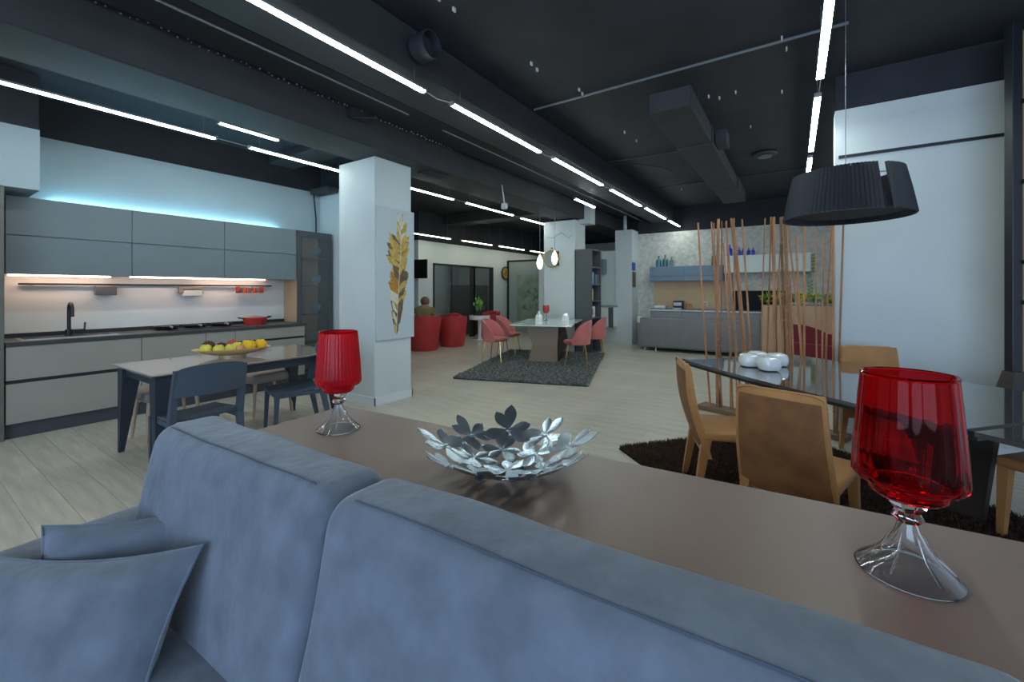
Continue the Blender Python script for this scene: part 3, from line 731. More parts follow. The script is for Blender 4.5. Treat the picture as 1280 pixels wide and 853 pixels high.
tb = thing('dining_table', 'black glass extending dining table with a dark angular base', 'table', (.357, 3.70, 0), math.atan2(dyy, dxx))
def barrel(x0, x1, y0, y1, b, n=8):
    P = [(x0 + (x1 - x0) * k / n, y0 - b * math.sin(PI * k / n)) for k in range(n + 1)] + [(x1 - (x1 - x0) * k / n, y1 + b * math.sin(PI * k / n)) for k in range(n + 1)]
    return P
put('tabletop', G().prism(barrel(-1.0, .90, -.60, .60, .05), .758, .78), 'black_glass', tb)
put('tabletop_frame', G().prism(barrel(-.98, .88, -.585, .585, .05), .735, .757), 'bronze_edge', tb)
put('extension_leaf', G().prism([(.93, -.60), (1.40, -.58), (1.40, .58), (.93, .60)], .756, .778), 'black_glass', tb)
put('extension_rail', G().span(.90, .93, -.58, .58, .735, .772).span(.93, 1.38, -.5, -.46, .735, .755).span(.93, 1.38, .46, .5, .735, .755), 'bronze_edge', tb)
put('extension_rail', G().span(-1.2, -.98, -.50, -.47, .745, .76).span(-1.12, -.98, .1, .13, .745, .76), 'bronze_edge', tb)
def plate(P0, P1, y0, y1):
    g = G(); R = []
    return g
put('base_plate', G().rings([[(.26, .27, .016), (.50, .27, .016), (.50, .31, .016), (.26, .31, .016)], [(.30, .40, .735), (.52, .40, .735), (.52, .45, .735), (.30, .45, .735)]]), 'dark_base', tb)
put('base_plate', G().rings([[(.26, .31, .016), (.30, .31, .016), (.30, .60, .016), (.26, .60, .016)], [(.28, -.10, .735), (.33, -.10, .735), (.33, .50, .735), (.28, .50, .735)]]), 'dark_base', tb)

def leather_chair(loc, f, label, dark=True):
    rz = math.atan2(f[1], f[0]) - PI / 2
    t = thing('leather_chair', label, 'chair', loc, rz, 'tan leather dining chairs')
    put('seat', G().box((0, .0, .445), (.44, .44, .06), .018, 3), 'tan_leather', t, smooth=True)
    g = G(); R = []; n = 12
    def br(z):
        u = (z - .40) / .50; y = -.215 - .095 * u - .02 * math.sin(PI * u); hw = .215 - .025 * u; th = .018 + .006 * math.sin(PI * u); return y, hw, th
    for i in range(n + 1):
        z = .30 + .60 * i / n; y, hw, th = br(z); 
        if i == n: th *= .4
        bow = .012
        R.append([(-hw, y - th, z), (-hw * .6, y - th - bow, z), (0, y - th - bow * 1.2, z), (hw * .6, y - th - bow, z), (hw, y - th, z), (hw, y + th, z), (hw * .6, y + th - bow, z), (0, y + th - bow, z), (-hw * .6, y + th - bow, z), (-hw, y + th, z)])
    b = put('backrest', g.rings(R), 'tan_leather', t, smooth=True)
    g = G(); R = []
    for i in range(1, n):
        z = .30 + .60 * i / n + (.012 if i == n - 1 else 0); y, hw, th = br(z); bow = .012; hw -= .012
        R.append([(-hw, y - th - .0035, z), (-hw * .6, y - th - bow - .0025, z), (0, y - th - bow * 1.2 - .0025, z), (hw * .6, y - th - bow - .0025, z), (hw, y - th - .0035, z), (hw, y - th + .003, z), (-hw, y - th + .003, z)])
    put('back_cover', g.rings(R), 'brown_leather', b, smooth=True, label='darker brown suede rear of the backrest')
    put('piping', G().tube([(-br(.36)[1], br(.36)[0] - .016, .36), (-br(.6)[1], br(.6)[0] - .02, .6), (-br(.88)[1], br(.88)[0] - .018, .885), (-.15, br(.9)[0] - .018, .9), (.15, br(.9)[0] - .018, .9), (br(.88)[1], br(.88)[0] - .018, .885), (br(.6)[1], br(.6)[0] - .02, .6), (br(.36)[1], br(.36)[0] - .016, .36)], .0055, 6), 'tan_leather', b, smooth=True)
    for s_ in (-1, 1):
        for (yb, yt) in ((.19, .185), (-.27, -.20)):
            put('leg', G().rings([[(s_ * xx + a * r_, yy + b_ * r_ * 1.2, z) for a, b_ in ((-1, -1), (1, -1), (1, 1), (-1, 1))] for z, r_, xx, yy in ((.002, .014, .205, yb), (.42, .024, .188, yt))]), 'tan_leather', t)
    return t
leather_chair((.03, 2.76, .0), (.29, .957), 'tan leather dining chair with suede back turned to the camera, nearest at the glass table')
leather_chair((-.355, 3.25, .0), (.93, .36), 'tan leather dining chair seen edge-on at the left end of the glass table')
leather_chair((.60, 4.47, .0), (.19, -.98), 'tan leather dining chair on the far side of the glass table against the white wall')
leather_chair((1.24, 3.47, .0), (-.666, -.746), 'tan leather dining chair at the right edge, only its legs seen below the glass table')

def soapbowl(x, y, label, rz):
    t = thing('ceramic_pot', label, 'pot', (x, y, .781), rz, 'white ceramic pots')
    se = lambda a, p: math.copysign(abs(a) ** p, a)
    R = []
    for (r, z) in ((.045, 0), (.062, .008), (.072, .030), (.073, .062), (.064, .090), (.045, .101), (.024, .099), (.02, .086)):
        R.append([(r * se(math.cos(k * PI / 14), .62), r * se(math.sin(k * PI / 14), .62), z) for k in range(28)])
    put('body', G().rings(R), 'white_ceramic', t, smooth=True); put('opening', G().cyl((0, 0, .088), .019, .004, 14), 'groove', t)
soapbowl(-.295, 3.88, 'glossy white squarish pot on the glass table, front left of the four', .5)
soapbowl(-.25, 4.06, 'glossy white squarish pot on the glass table, back left, partly hidden', .4)
soapbowl(-.155, 3.76, 'glossy white squarish pot on the glass table, front one in the middle', .6)
soapbowl(-.11, 4.03, 'glossy white squarish pot on the glass table, rightmost of the four', .45)

# pleated pendant
t = thing('pleated_pendant', 'large black pleated drum lamp over the glass dining table', 'lamp', (.298, 3.70, 1.89), 0)
def shell(r0, r1, a0, a1, z0, z1, n, pleat=.008):
    R = []
    for i in range(n + 1):
        a = a0 + (a1 - a0) * i / n; p_ = pleat if i % 2 else -pleat
        ob, ot = r0 + p_, r1 + p_
        R.append([(ob * math.cos(a), ob * math.sin(a), z0), ((ob + ot) / 2 * 1.008 * math.cos(a), (ob + ot) / 2 * 1.008 * math.sin(a), (z0 + z1) / 2), (ot * math.cos(a), ot * math.sin(a), z1), ((ot - .006) * math.cos(a), (ot - .006) * math.sin(a), z1), ((ob - .006) * math.cos(a), (ob - .006) * math.sin(a), z0)])
    return G().rings(R)
put('outer_shade', shell(.358, .300, math.radians(-62), math.radians(-62 - 351), 0, .30, 180), 'lampshade_black', t)
put('inner_ring', shell(.30, .27, 0, 2 * PI, .03, .12, 120, .002), 'lampshade_black', t)
put('top_spider', G().tube([(-  .298, 0, .29), (  .298, 0, .29)], .004, 6).tube([(0, -.298, .29), (0, .298, .29)], .004, 6), 'brushed', t)
put('rim_ring', G().tube([(.358 * math.cos(a), .358 * math.sin(a), 0) for a in [math.radians(-62 - 351 * k / 64) for k in range(65)]], .006, 6), 'lampshade_black', t, smooth=True)
put('diffuser', G().cyl((0, 0, .03), .30, .008, 40), 'lampshade_black', t)
put('cable', G().tube([(0, 0, .29), (0, 0, 1.575)], .0025, 6), 'bright_conduit', t)

# tall dark framed panel on the right edge
t = thing('folding_screen', 'tall dark framed screen with olive leather panel at the right edge of the view', 'screen', (1.345, 4.72, 0), math.radians(33.6))
put('post', G().span(0, .075, -.03, .03, .5, 3.4, .004), 'frame_dark', t)
put('flared_foot', G().rings([[(-.10, -.08, .40), (.5, -.08, .40), (.5, .08, .40), (-.10, .08, .40)], [(0.0, -.04, .78), (.5, -.04, .78), (.5, .04, .78), (0, .04, .78)]]), 'dark_base', t)
put('leg', G().span(.36, .44, -.05, .05, 0, .40), 'dark_base', t)
put('panel', G().box((.32, -.01, 2.05), (.49, .05, 2.6), .04, 4), 'olive_leather', t)
put('stretcher', G().span(.07, .6, -.02, .02, 3.34, 3.4), 'frame_dark', t)
for z in (1.3, 1.6, 2.2, 2.8): put('hinge', G().box((.078, -.035, z), (.02, .012, .03)), 'black_metal', t)

# ================================================================== BAMBOO SCREEN
BP = [(-0.8,5.35,-0.92,5.27,2.17),(-0.68,5.35,-0.78,5.28,2.17),(-0.72,5.41,-0.77,5.38,2.17),(-0.73,5.38,-0.72,5.38,2.21),(-0.71,5.41,-0.69,5.42,2.19),(-0.57,5.36,-0.66,5.3,1.92),(-0.59,5.32,-0.63,5.3,2.17),(-0.47,5.29,-0.62,5.19,2.14),(-0.41,5.31,-0.57,5.2,2.18),(-0.52,5.3,-0.55,5.28,2.19),(-0.39,5.2,-0.54,5.11,2.15),(-0.36,5.2,-0.46,5.14,2.15),(-0.29,5.16,-0.25,5.19,2.15),(-0.25,5.26,-0.2,5.29,2.17),(-0.17,5.16,-0.17,5.16,2.15),(-0.15,5.22,-0.19,5.2,2.13),(-0.21,5.2,-0.1,5.28,2.16),(-0.07,5.16,-0.11,5.14,2.14),(-0.05,5.07,-0.08,5.05,2.13),(-0.01,5.07,-0.07,5.03,2.15),(0.12,5.1,-0.05,4.98,2.05),(0.09,5.08,0.02,5.04,1.93),(0.09,5.09,0.09,5.1,2.06),(0.2,5.07,0.18,5.06,2.04),(0.23,5.03,0.24,5.03,1.91),(0.25,5.02,0.3,5.05,2.02),(0.32,4.99,0.31,4.99,2.01),(0.34,5.02,0.39,5.05,2.02),(-0.05,5.11,-0.13,5.06,1.6),(0.01,5.1,-0.03,5.07,1.58)]
t = thing('bamboo_screen', 'room divider of many slanting brown bamboo poles in a low wooden box', 'divider')
RD = {3: .021, 0: .013, 14: .018, 15: .017, 17: .017, 18: .015, 8: .016, 10: .015}
rr = random.Random(9)
for i, (x0, y0, x1, y1, z1) in enumerate(BP):
    r = RD.get(i, rr.uniform(.0085, .0135)) * .88; a, b = Vector((x0, y0, .03)), Vector((x1, y1, z1 if i not in (21,) else z1)); P, rad, nodes = [], [], G()
    n = rr.randint(6, 9); bend = Vector((rr.uniform(-.012, .012), rr.uniform(-.012, .012), 0))
    for k in range(n * 3 + 1):
        u = k / (n * 3); p_ = a.lerp(b, u) + bend * math.sin(PI * u); P.append(p_); rad.append(r * (1 - .22 * u))
        if k % 3 == 0 and 0 < k < n * 3:
            d_ = (b - a).normalized() * .008; rq = r * (1 - .22 * u)
            nodes.tube([p_ - d_, p_, p_ + d_], [rq * 1.02, rq * 1.28, rq * 1.02], 8)
    o = put('bamboo_pole', G().tube(P, rad, 8), 'bamboo', t, smooth=True)
    put('node_rings', nodes, 'bamboo_node', o, smooth=True, kind='stuff')
bx = G(); A_, B_ = Vector((-.93, 5.40)), Vector((.42, 4.95)); ee = (B_ - A_).normalized(); nn = Vector((-ee.y, ee.x))
q = [A_ - nn * .07, B_ - nn * .07, B_ + nn * .10, A_ + nn * .15]
bx.prism([tuple(v) for v in q], .003, .05); put('base_box', bx, 'bamboo_box', t)

# ================================================================== COLUMN PAINTING
t = thing('feather_painting', 'tall pale canvas with a painted golden brown feather on the near column', 'painting', (-4.178, 3.625, 1.6))
put('canvas', G().span(0, .025, -.295, .305, -.82, .81, .003), 'canvas', t)
def FU(u, v): return (.0262, -.295 + .60 * u, .81 - 1.63 * v)
spine = [(.60, .10), (.61, .2), (.62, .32), (.585, .45), (.565, .6), (.53, .75), (.51, .88), (.49, .975)]
def sp(v):
    for (u0, v0), (u1, v1) in zip(spine, spine[1:]):
        if v <= v1: k = (v - v0) / (v1 - v0); return u0 + (u1 - u0) * k
    return spine[-1][0]
G_ = {k: G() for k in ('feather_gold', 'feather_ochre', 'feather_brown', 'feather_cream')}
rf = random.Random(11)
def barb(v0, side, L, hgt, col, rise=.06, off=0):
    u0 = sp(v0); e = side; x = .0262 + off
    A0 = FU(u0, v0 + hgt / 2); A1 = FU(u0, v0 - hgt / 2); B1 = FU(u0 + e * L * .6, v0 - rise * .8 - hgt * .5); Cc = FU(u0 + e * L, v0 - rise * 1.1); B0 = FU(u0 + e * L * .75, v0 - rise * .4 + hgt * .3)
    G_[col].poly([(x, p_[1], p_[2]) for p_ in (A0, A1, B1, Cc, B0)])
k = 0; v = .05
layers = []
while v < .92:
    for sd in (-1, 1):
        if v < .12: L, cols = .10, ['feather_cream', 'feather_gold']
        elif v < .22: L, cols = (.20 if sd > 0 else .12), ['feather_gold', 'feather_gold', 'feather_cream']
        elif v < .40: L, cols = (.26 if sd > 0 else .38), (['feather_gold', 'feather_ochre'] if sd > 0 else ['feather_brown', 'feather_gold', 'feather_brown'])
        elif v < .50: L, cols = .22, ['feather_brown', 'feather_gold']
        elif v < .60: L, cols = .28, (['feather_ochre', 'feather_ochre', 'feather_gold'] if sd < 0 else ['feather_brown', 'feather_gold'])
        elif v < .85: L, cols = .27 - (v - .6) * .5, (['feather_brown', 'feather_brown', 'feather_gold'] if sd > 0 else ['feather_gold', 'feather_brown', 'feather_cream'])
        else: L, cols = .07, ['feather_brown', 'feather_gold']
        k += 1
        barb(v + .05, sd, L * rf.uniform(.62, 1.0), rf.uniform(.018, .030), rf.choice(cols), rf.uniform(.055, .085), (k % 7) * .00012)
    v += rf.uniform(.008, .012)
for kk, g in G_.items(): put('brush_strokes', g, kk, t, kind='stuff')
g = G(); x = .0275
for (u0, v0), (u1, v1) in zip(spine, spine[1:]):
    a0, a1 = FU(u0, v0), FU(u1, v1); g.poly([(x, a0[1] - .004, a0[2]), (x, a0[1] + .004, a0[2]), (x, a1[1] + .004, a1[2]), (x, a1[1] - .004, a1[2])])
put('quill', g, 'feather_cream', t)

# ================================================================== MIDDLE TABLE GROUP
MA = math.radians(18.4)
t = thing('marble_table', 'marble topped dining table on a twisted bronze pedestal', 'table', (-4.12, 7.50, 0), MA)
P = [(-.58, -.86), (-.50, -.94), (.50, -.94), (.60, -.86), (.56, 0), (.60, .86), (.5, .94), (-.5, .94), (-.60, .86), (-.56, 0)]
put('tabletop', G().prism(P, .735, .755, .004), 'marble', t)
def sq(hx, hy, z, cx_=0, cy_=-.25): return [(cx_ - hx, cy_ - hy, z), (cx_ + hx, cy_ - hy, z), (cx_ + hx, cy_ + hy, z), (cx_ - hx, cy_ + hy, z)]
put('pedestal', G().rings([sq(.28, .34, .014, 0, -.2), sq(.235, .36, .36, .05, -.22), sq(.31, .40, .73, 0, -.2)]), 'bronze_lacquer', t)
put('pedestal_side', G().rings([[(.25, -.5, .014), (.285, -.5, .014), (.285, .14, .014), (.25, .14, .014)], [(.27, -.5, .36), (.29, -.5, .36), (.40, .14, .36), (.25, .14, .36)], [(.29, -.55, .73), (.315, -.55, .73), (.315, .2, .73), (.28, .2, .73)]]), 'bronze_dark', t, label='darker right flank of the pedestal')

def pink_chair(loc, rz, label):
    t = thing('velvet_chair', label, 'chair', loc, rz, 'pink velvet chairs')
    put('seat', G().lathe([(.001, .40), (.20, .40), (.235, .42), (.24, .445), (.22, .47), (.15, .48), (.001, .48)], 28), 'pink_seat', t, smooth=True, label='darker pink seat pad')
    g = G(); R = []; n = 28
    for i in range(n + 1):
        u = -1 + 2 * i / n; a = -PI / 2 + u * math.radians(108); ht = .47 + .36 * max(0, 1 - abs(u) ** 2.6) ** .75; sec = []
        rb, rt = .245, .275
        for (r_, z) in ((rb, .40), (rb + .010, .52), (rt, max(.47, ht)), (rt - .028, max(.465, ht - .004)), (rb - .022, .52), (rb - .03, .41)):
            z = min(z, ht) ; sec.append((r_ * math.cos(a), r_ * math.sin(a) * 1.0, z))
        R.append(sec)
    put('backrest', g.rings(R), 'pink_velvet', t, smooth=True)
    for sx in (-1, 1):
        for sy in (-1, 1): put('leg', G().tube([(sx * .16, sy * .15, .41), (sx * .215, sy * .20, 0.003)], [.012, .007], 8), 'gold', t)
    return t
pink_chair((-4.77, 6.62, .014), -PI / 2 + MA - .1, 'pink velvet chair with brass legs, nearest at the left of the marble table')
pink_chair((-5.06, 7.50, .014), -PI / 2 + MA, 'pink velvet chair with brass legs, behind at the left of the marble table')
pink_chair((-3.30, 7.10, .014), PI / 2 + MA + .1, 'pink velvet chair with brass legs, nearest at the right of the marble table')
pink_chair((-3.42, 8.15, .014), PI / 2 + MA, 'pink velvet chair with brass legs, behind at the right of the marble table')

# things on the marble table
t = thing('vase', 'white geometric vase on the marble table, left one', 'vase', (-4.38, 7.6, .756))
put('body', G().lathe([(.001, 0), (.08, 0), (.085, .02), (.08, .11), (.03, .16), (.028, .20), (.001, .20)], 6), 'white_ceramic', t)
t = thing('vase', 'white geometric vase on the marble table, right one', 'vase', (-3.95, 7.95, .756))
put('body', G().lathe([(.001, 0), (.08, 0), (.085, .02), (.08, .10), (.04, .15), (.001, .15)], 6), 'white_ceramic', t)
t = thing('red_goblet', 'red glass goblet behind the white vase on the marble table', 'glass', (-4.35, 7.85, .756))
put('bowl', G().lathe([(.001, .14), (.05, .15), (.075, .22), (.065, .32), (.06, .32), (.07, .22), (.045, .155), (.001, .15)], 18), 'red_enamel', t, smooth=True)
put('foot', G().lathe([(.001, 0), (.05, 0), (.015, .03), (.012, .14), (.001, .14)], 16), 'clear_glass', t, smooth=True)

# pendants over the marble table
for i, (x, y, z, lab) in enumerate(((-4.14, 7.22, 1.94, 'left'), (-3.99, 7.55, 2.04, 'right'))):
    t = thing('drop_pendant', f'small lit teardrop pendant over the marble table, {lab} one', 'lamp', (x, y, z), 0, 'teardrop pendants')
    put('glass_drop', G().lathe([(.001, -.145), (.035, -.12), (.06, -.05), (.062, .0), (.045, .07), (.02, .12), (.006, .15), (.001, .155)], 20), 'lamp_lit', t, smooth=True)
    put('cord', G().tube([(0, 0, .15), (0, 0, 3.46 - z)], .004, 5), 'bright_conduit', t)
    put('cap', G().cyl((0, 0, .16), .01, .03, 10), 'gold', t)
t = thing('round_mirror', 'round dark mirror with gold lower rim on the second column', 'mirror', (-4.63, 8.645, 2.12))
put('disc', G().cyl((0, -.01, 0), .19, .02, 32, 'y'), 'panel_glass', t)
put('rim', G().tube([(.19 * math.cos(a * PI / 16), -.02, .19 * math.sin(a * PI / 16)) for a in range(33)], .016, 8, cap=False), 'clock_gold', t, smooth=True)
put('hook', G().cyl((.0, -.02, .23), .018, .03, 10), 'black_metal', t)
single('wall_bracket', G().span(-4.47, -4.455, 8.60, 8.648, 1.95, 2.28), 'black_metal', 'thin dark vertical bracket beside the round mirror on the second column', 'bracket')
single('wire_ornament', G().tube([(-4.75, 8.63, 2.62), (-4.6, 8.63, 2.59), (-4.5, 8.63, 2.66), (-4.38, 8.63, 2.70), (-4.28, 8.63, 2.62), (-4.2, 8.63, 2.57), (-4.12, 8.63, 2.63)], .008, 6), 'room_grey', 'curly pale wire ornament high on the second column', 'ornament')

# shelf tower
t = thing('shelf_tower', 'tall dark grey open shelf tower beside the second column', 'shelf', (0, 0, 0))
x0, x1, y0, y1 = -4.04, -3.64, 8.60, 9.14
put('side_panel', G().span(x0, x1, y0, y0 + .03, .0, 2.29), 'tower_grey', t); put('side_panel', G().span(x0, x1, y1 - .03, y1, .0, 2.29), 'tower_grey', t)
put('back_panel', G().span(x0, x0 + .02, y0, y1, 0, 2.29), 'tower_dark', t)
SH = [0.0, .38, .76, 1.14, 1.50, 1.88, 2.26]
for z in SH: put('shelf', G().span(x0 + .02, x1, y0 + .03, y1 - .03, z, z + .03), 'tower_grey', t)
for (z, m_, hh, yy, ww_, lab) in ((1.53, 'book_blue', .26, 8.68, .18, 'pale blue book block'), (1.17, 'book_ochre', .26, 8.68, .16, 'ochre book block'), (.79, 'book_white', .24, 8.68, .26, 'white box with a grey mark')):
    tt = thing('shelf_box', f'{lab} standing in the dark shelf tower', 'box', (x1 - .18, yy + .0, z))
    put('body', G().span(-.1, .12, -.02, ww_, 0.001, hh, .004), m_, tt)
    if 'white' in lab: put('mark', G().span(.121, .124, .08, .13, .06, .19), 'grey_plastic', tt)
for k in range(4): single('folder', G().span(x1 - .2, x1 - .03, 8.86 + k * .05, 8.90 + k * .05, 1.53, 1.74), ['tower_grey', 'blue_cabinet', 'tower_dark', 'taupe'][k], ['grey', 'blue', 'black', 'brown'][k] + ' folder standing upright in the dark shelf tower', 'folder', 'folders in the shelf tower')
t = thing('floating_desk', 'grey wall mounted drawer unit on the white partition behind the shelf tower', 'desk', (-4.12, 10.75, 0))
put('body', G().span(-.3, .30, -.40, -.001, .45, .95, .004), 'white_shelf', t); put('top', G().span(-.3, .32, -.42, -.001, .95, 1.0), 'room_grey', t); put('side', G().span(.20, .32, -.42, -.40, .45, .95), 'tower_grey', t, label='dark grey end strip')
put('drawer', G().span(-.28, .19, -.42, -.40, .49, .93, .004), 'white_shelf', t)
single('wall_box', G().span(-4.45, -4.12, 10.5, 10.745, 1.82, 2.2, .004), 'door_grey', 'grey wall box above the floating desk beside the shelf tower', 'box')
single('blue_sign', G().span(-3.429, -3.415, 10.68, 10.93, 1.90, 2.10), 'blue_sign', 'small square blue sign on the white pillar', 'sign')
single('wall_ornament', G().span(-3.429, -3.40, 10.70, 10.92, 1.47, 1.86, .008), 'brown_glaze', 'narrow brown ornament under the blue sign on the white pillar', 'ornament')

# ------------------------------------------------------------------ rear left: opening, TV, clock, glazed partition
t = thing('television', 'black flat television on the corner wall behind the feather column', 'television', (-7.98, 7.66, 1.93), math.radians(6))
put('screen', G().box((0, 0, 0), (.62, .05, .48), .008), 'screen_black', t); put('bracket', G().box((-.05, .05, 0), (.1, .08, .1)), 'black_metal', t)
t = thing('wall_clock', 'round gold clock on the rear left wall', 'clock', (-8.05, 11.68, 1.96), PI / 2)
put('face', G().cyl((0, -.02, 0), .20, .03, 32, 'y'), 'clock_gold', t); put('rim', G().tube([(.2 * math.cos(a * PI / 16), -.03, .2 * math.sin(a * PI / 16)) for a in range(33)], .02, 8, cap=False), 'black_metal', t, smooth=True)
put('hand', G().box((.03, -.045, .04), (.02, .01, .12)), 'black_metal', t); put('hand', G().box((-.05, -.045, -.02), (.1, .01, .02)), 'black_metal', t)
struct('door_1', G().span(-8.08, -8.02, 8.97, 9.03, 0, 2.12).span(-8.08, -8.02, 10.84, 11.0, 0, 2.12).span(-8.08, -8.02, 8.3, 11.0, 2.07, 2.12).span(-8.08, -8.02, 9.86, 10.06, 0, 2.1).span(-8.08, -8.02, 8.3, 8.33, 0, 2.1).span(-8.08, -8.02, 10.0, 10.06, 0, 2.1), 'tower_dark')
for (a_, b_) in ((8.33, 8.97), (9.03, 9.86), (10.06, 10.84)):
    o = put('window_pane', G().span(-8.05, -8.04, a_, b_, .03, 2.07), 'grey_glass', bpy.data.objects['door_1'])
linear((-9.0, 8.6), (-9.0, 10.2), 'added unseen linear light inside the room behind the rear glass doors', z=2.5, row='added inner room light', top=2.6)  # added lamp, brightens what shows through the glass doors
rm = G(); rm.span(-9.9, -9.8, 8, 11.6, 0, 2.6); struct('wall_inner_room', rm, 'room_grey')
struct('wall_inner_side', G().span(-9.9, -8.2, 11.3, 11.4, 0, 2.6).span(-9.9, -8.2, 7.95, 8.0, 0, 2.6), 'room_grey')
t = thing('wardrobe', 'dark wardrobe in the room behind the rear glass doors, right side', 'wardrobe', (0, 0, 0))
put('body', G().span(-9.2, -8.4, 10.35, 11.2, 0, 1.55), 'wardrobe_dark', t); put('shelf', G().span(-8.4, -8.38, 10.4, 11.1, 1.05, 1.15), 'maroon', t); put('drawer', G().span(-8.4, -8.37, 10.45, 11.0, .75, .9), 'panel_glass', t)
t = thing('stair_panel', 'dark slanting panel behind the rear glass doors, left side', 'panel', (0, 0, 0))
put('body', G().span(-9.7, -9.5, 8.3, 9.4, .3, 1.45), 'smoke_panel', t); put('edge', G().tube([(-9.45, 8.6, .6), (-9.45, 9.6, 1.5)], .06, 6), 'wardrobe_dark', t)
# framed glazed partition
t = thing('framed_partition', 'dark framed pale partition panel in front of the rear wall', 'partition', (0, 0, 0))
put('frame', G().span(-8.04, -7.97, 11.80, 11.86, 0, 2.39).span(-7.97, -4.9, 11.80, 11.86, 2.33, 2.39), 'tower_dark', t)
put('panel', G().span(-7.97, -4.9, 11.82, 11.84, .0, 2.33), 'panel_glass', t)
t = thing('leaf_picture', 'pale green picture with faint grey leaves on the framed partition', 'picture', (-7.15, 11.79, 1.17))
put('canvas', G().span(-.48, .48, -.02, .0, -.74, .74), 'canvas_green', t)
g = G(); rf = random.Random(4)
for k in range(16):
    x, z, a = rf.uniform(-.38, .38), rf.uniform(-.5, .3), rf.uniform(.2, 2.9); L = .22
    g.poly([(x, -.0215, z), (x + L * .5 * math.cos(a) - .03 * math.sin(a), -.0215, z + L * .5 * math.sin(a) + .03 * math.cos(a)), (x + L * math.cos(a), -.0215, z + L * math.sin(a)), (x + L * .5 * math.cos(a) + .03 * math.sin(a), -.0215, z + L * .5 * math.sin(a) - .03 * math.cos(a))])
put('leaf_print', g, 'leaf_print', t, kind='stuff')

# tub armchairs
def tub(loc, rz, label, m='red_leather', sc=1, h=.74):
    t = thing('tub_armchair', label, 'armchair', loc, rz, 'red tub armchairs'); t.scale = (sc, sc, sc)
    g = G(); R = []; n = 40
    for i in range(n + 1):
        u = -1 + 2 * i / n; a = -PI / 2 + u * math.radians(135)
        top = h - .16 * max(0, (abs(u) - .35) / .65) ** 1.3; sec = []
        for r_, z in ((.29, .0), (.30, .02), (.355, .5), (.37, .62), (.365, top), (.33, top + .01), (.285, top - .01), (.27, .42), (.26, .3)):
            if abs(u) > .98: r_ = .29 + (r_ - .29) * .6
            sec.append((r_ * math.cos(a), r_ * math.sin(a), min(z, top + .01)))
        R.append(sec)
    put('shell', g.rings(R), m, t, smooth=True)
    put('base', G().lathe([(.001, .01), (.28, .01), (.30, .3), (.001, .3)], 28), m, t, smooth=True)
    put('seat_cushion', G().lathe([(.001, .30), (.26, .30), (.275, .36), (.26, .41), (.2, .43), (.001, .43)], 28), m, t, smooth=True)
    return t
fa = math.radians(35)
tub((-7.20, 7.12, 0), math.radians(30), 'red leather tub armchair, nearest, with the person sitting in it', sc=1.08)
tub((-7.12, 8.02, 0), math.radians(75), 'red leather tub armchair, empty, right of the seated person')
tub((-7.85, 8.75, 0), math.radians(-120), 'red leather tub armchair facing the camera behind the other two')
tub((-7.75, 10.35, 0), math.radians(160), 'red leather tub armchair farthest back by the glass doors')
t = thing('round_table', 'low round white table between the red armchairs', 'table', (-7.77, 8.0, 0))
put('tabletop', G().cyl((0, 0, .60), .26, .025, 32), 'white_ceramic', t); put('pole', G().cyl((0, 0, .3), .03, .58, 12), 'brushed', t); put('foot', G().cyl((0, 0, .01), .2, .02, 24), 'brushed', t)
t = thing('round_table', 'low round white table at the farthest red armchair', 'table', (-7.45, 9.55, 0))
put('tabletop', G().cyl((0, 0, .62), .30, .12, 32), 'white_ceramic', t); put('pole', G().cyl((0, 0, .3), .05, .56, 12), 'white_ceramic', t); put('foot', G().cyl((0, 0, .01), .2, .02, 24), 'white_ceramic', t)
def pot_plant(loc, label, hgt):
    t = thing('potted_plant', label, 'plant', loc); rf = random.Random(int(hgt * 100))
    put('pot', G().lathe([(.001, 0), (.05, 0), (.07, .12), (.06, .12), (.05, .1), (.001, .1)], 16), 'tower_dark', t)
    g = G(); l = G()
    for k in range(7):
        a = k * .9; r_ = rf.uniform(.04, .13); z = hgt * rf.uniform(.6, 1)
        g.tube([(0, 0, .1), (r_ * .3 * math.cos(a), r_ * .3 * math.sin(a), z * .6), (r_ * math.cos(a), r_ * math.sin(a), z)], .004, 5)
        l.ball((r_ * math.cos(a), r_ * math.sin(a), z), .035, (1, .5, 1.3), 8)
    put('stems', g, 'leaf', t); put('leaves', l, 'leaf', t, kind='stuff')
pot_plant((-7.45, 9.45, .68), 'small dark green plant on the white table near the farthest armchair', .5)
pot_plant((-7.5, 9.66, .68), 'second green plant in a dark pot on the white table by the glass doors', .45)
single('white_vessel', G().lathe([(.001, 0), (.06, 0), (.1, .05), (.09, .12), (.05, .14), (.001, .14)], 20), 'white_ceramic', 'rounded white vessel on the table beside the seated person', 'vessel', loc=(-7.70, 7.93, .613), smooth=True)
single('floor_mark', G().box((-7.2, 9.6, .004), (.14, .3, .008)), 'black_metal', 'small dark floor socket cover near the glass doors', 'cover')

# ------------------------------------------------------------------ person
def skin(name, V, E, Rr, m, parent, root=0, lv=2):
    me = bpy.data.meshes.new(name); me.from_pydata(V, E, []); o = bpy.data.objects.new(name, me); C.objects.link(o); o.parent = parent
    me.materials.append(M[m]); sk = o.modifiers.new('skin', 'SKIN'); me.skin_vertices  # layer is created by the modifier API
    for i, r_ in enumerate(Rr):
        sv = me.skin_vertices[0].data[i]; sv.radius = (r_, r_) if not isinstance(r_, tuple) else r_; sv.use_root = (i == root)
    sk.use_smooth_shade = True; sb = o.modifiers.new('sub', 'SUBSURF'); sb.levels = lv; sb.render_levels = lv; return o
pr = thing('person', 'person in a khaki jacket sitting in the nearest red armchair, seen from behind', 'person', (-7.20, 7.16, 0), math.radians(30))
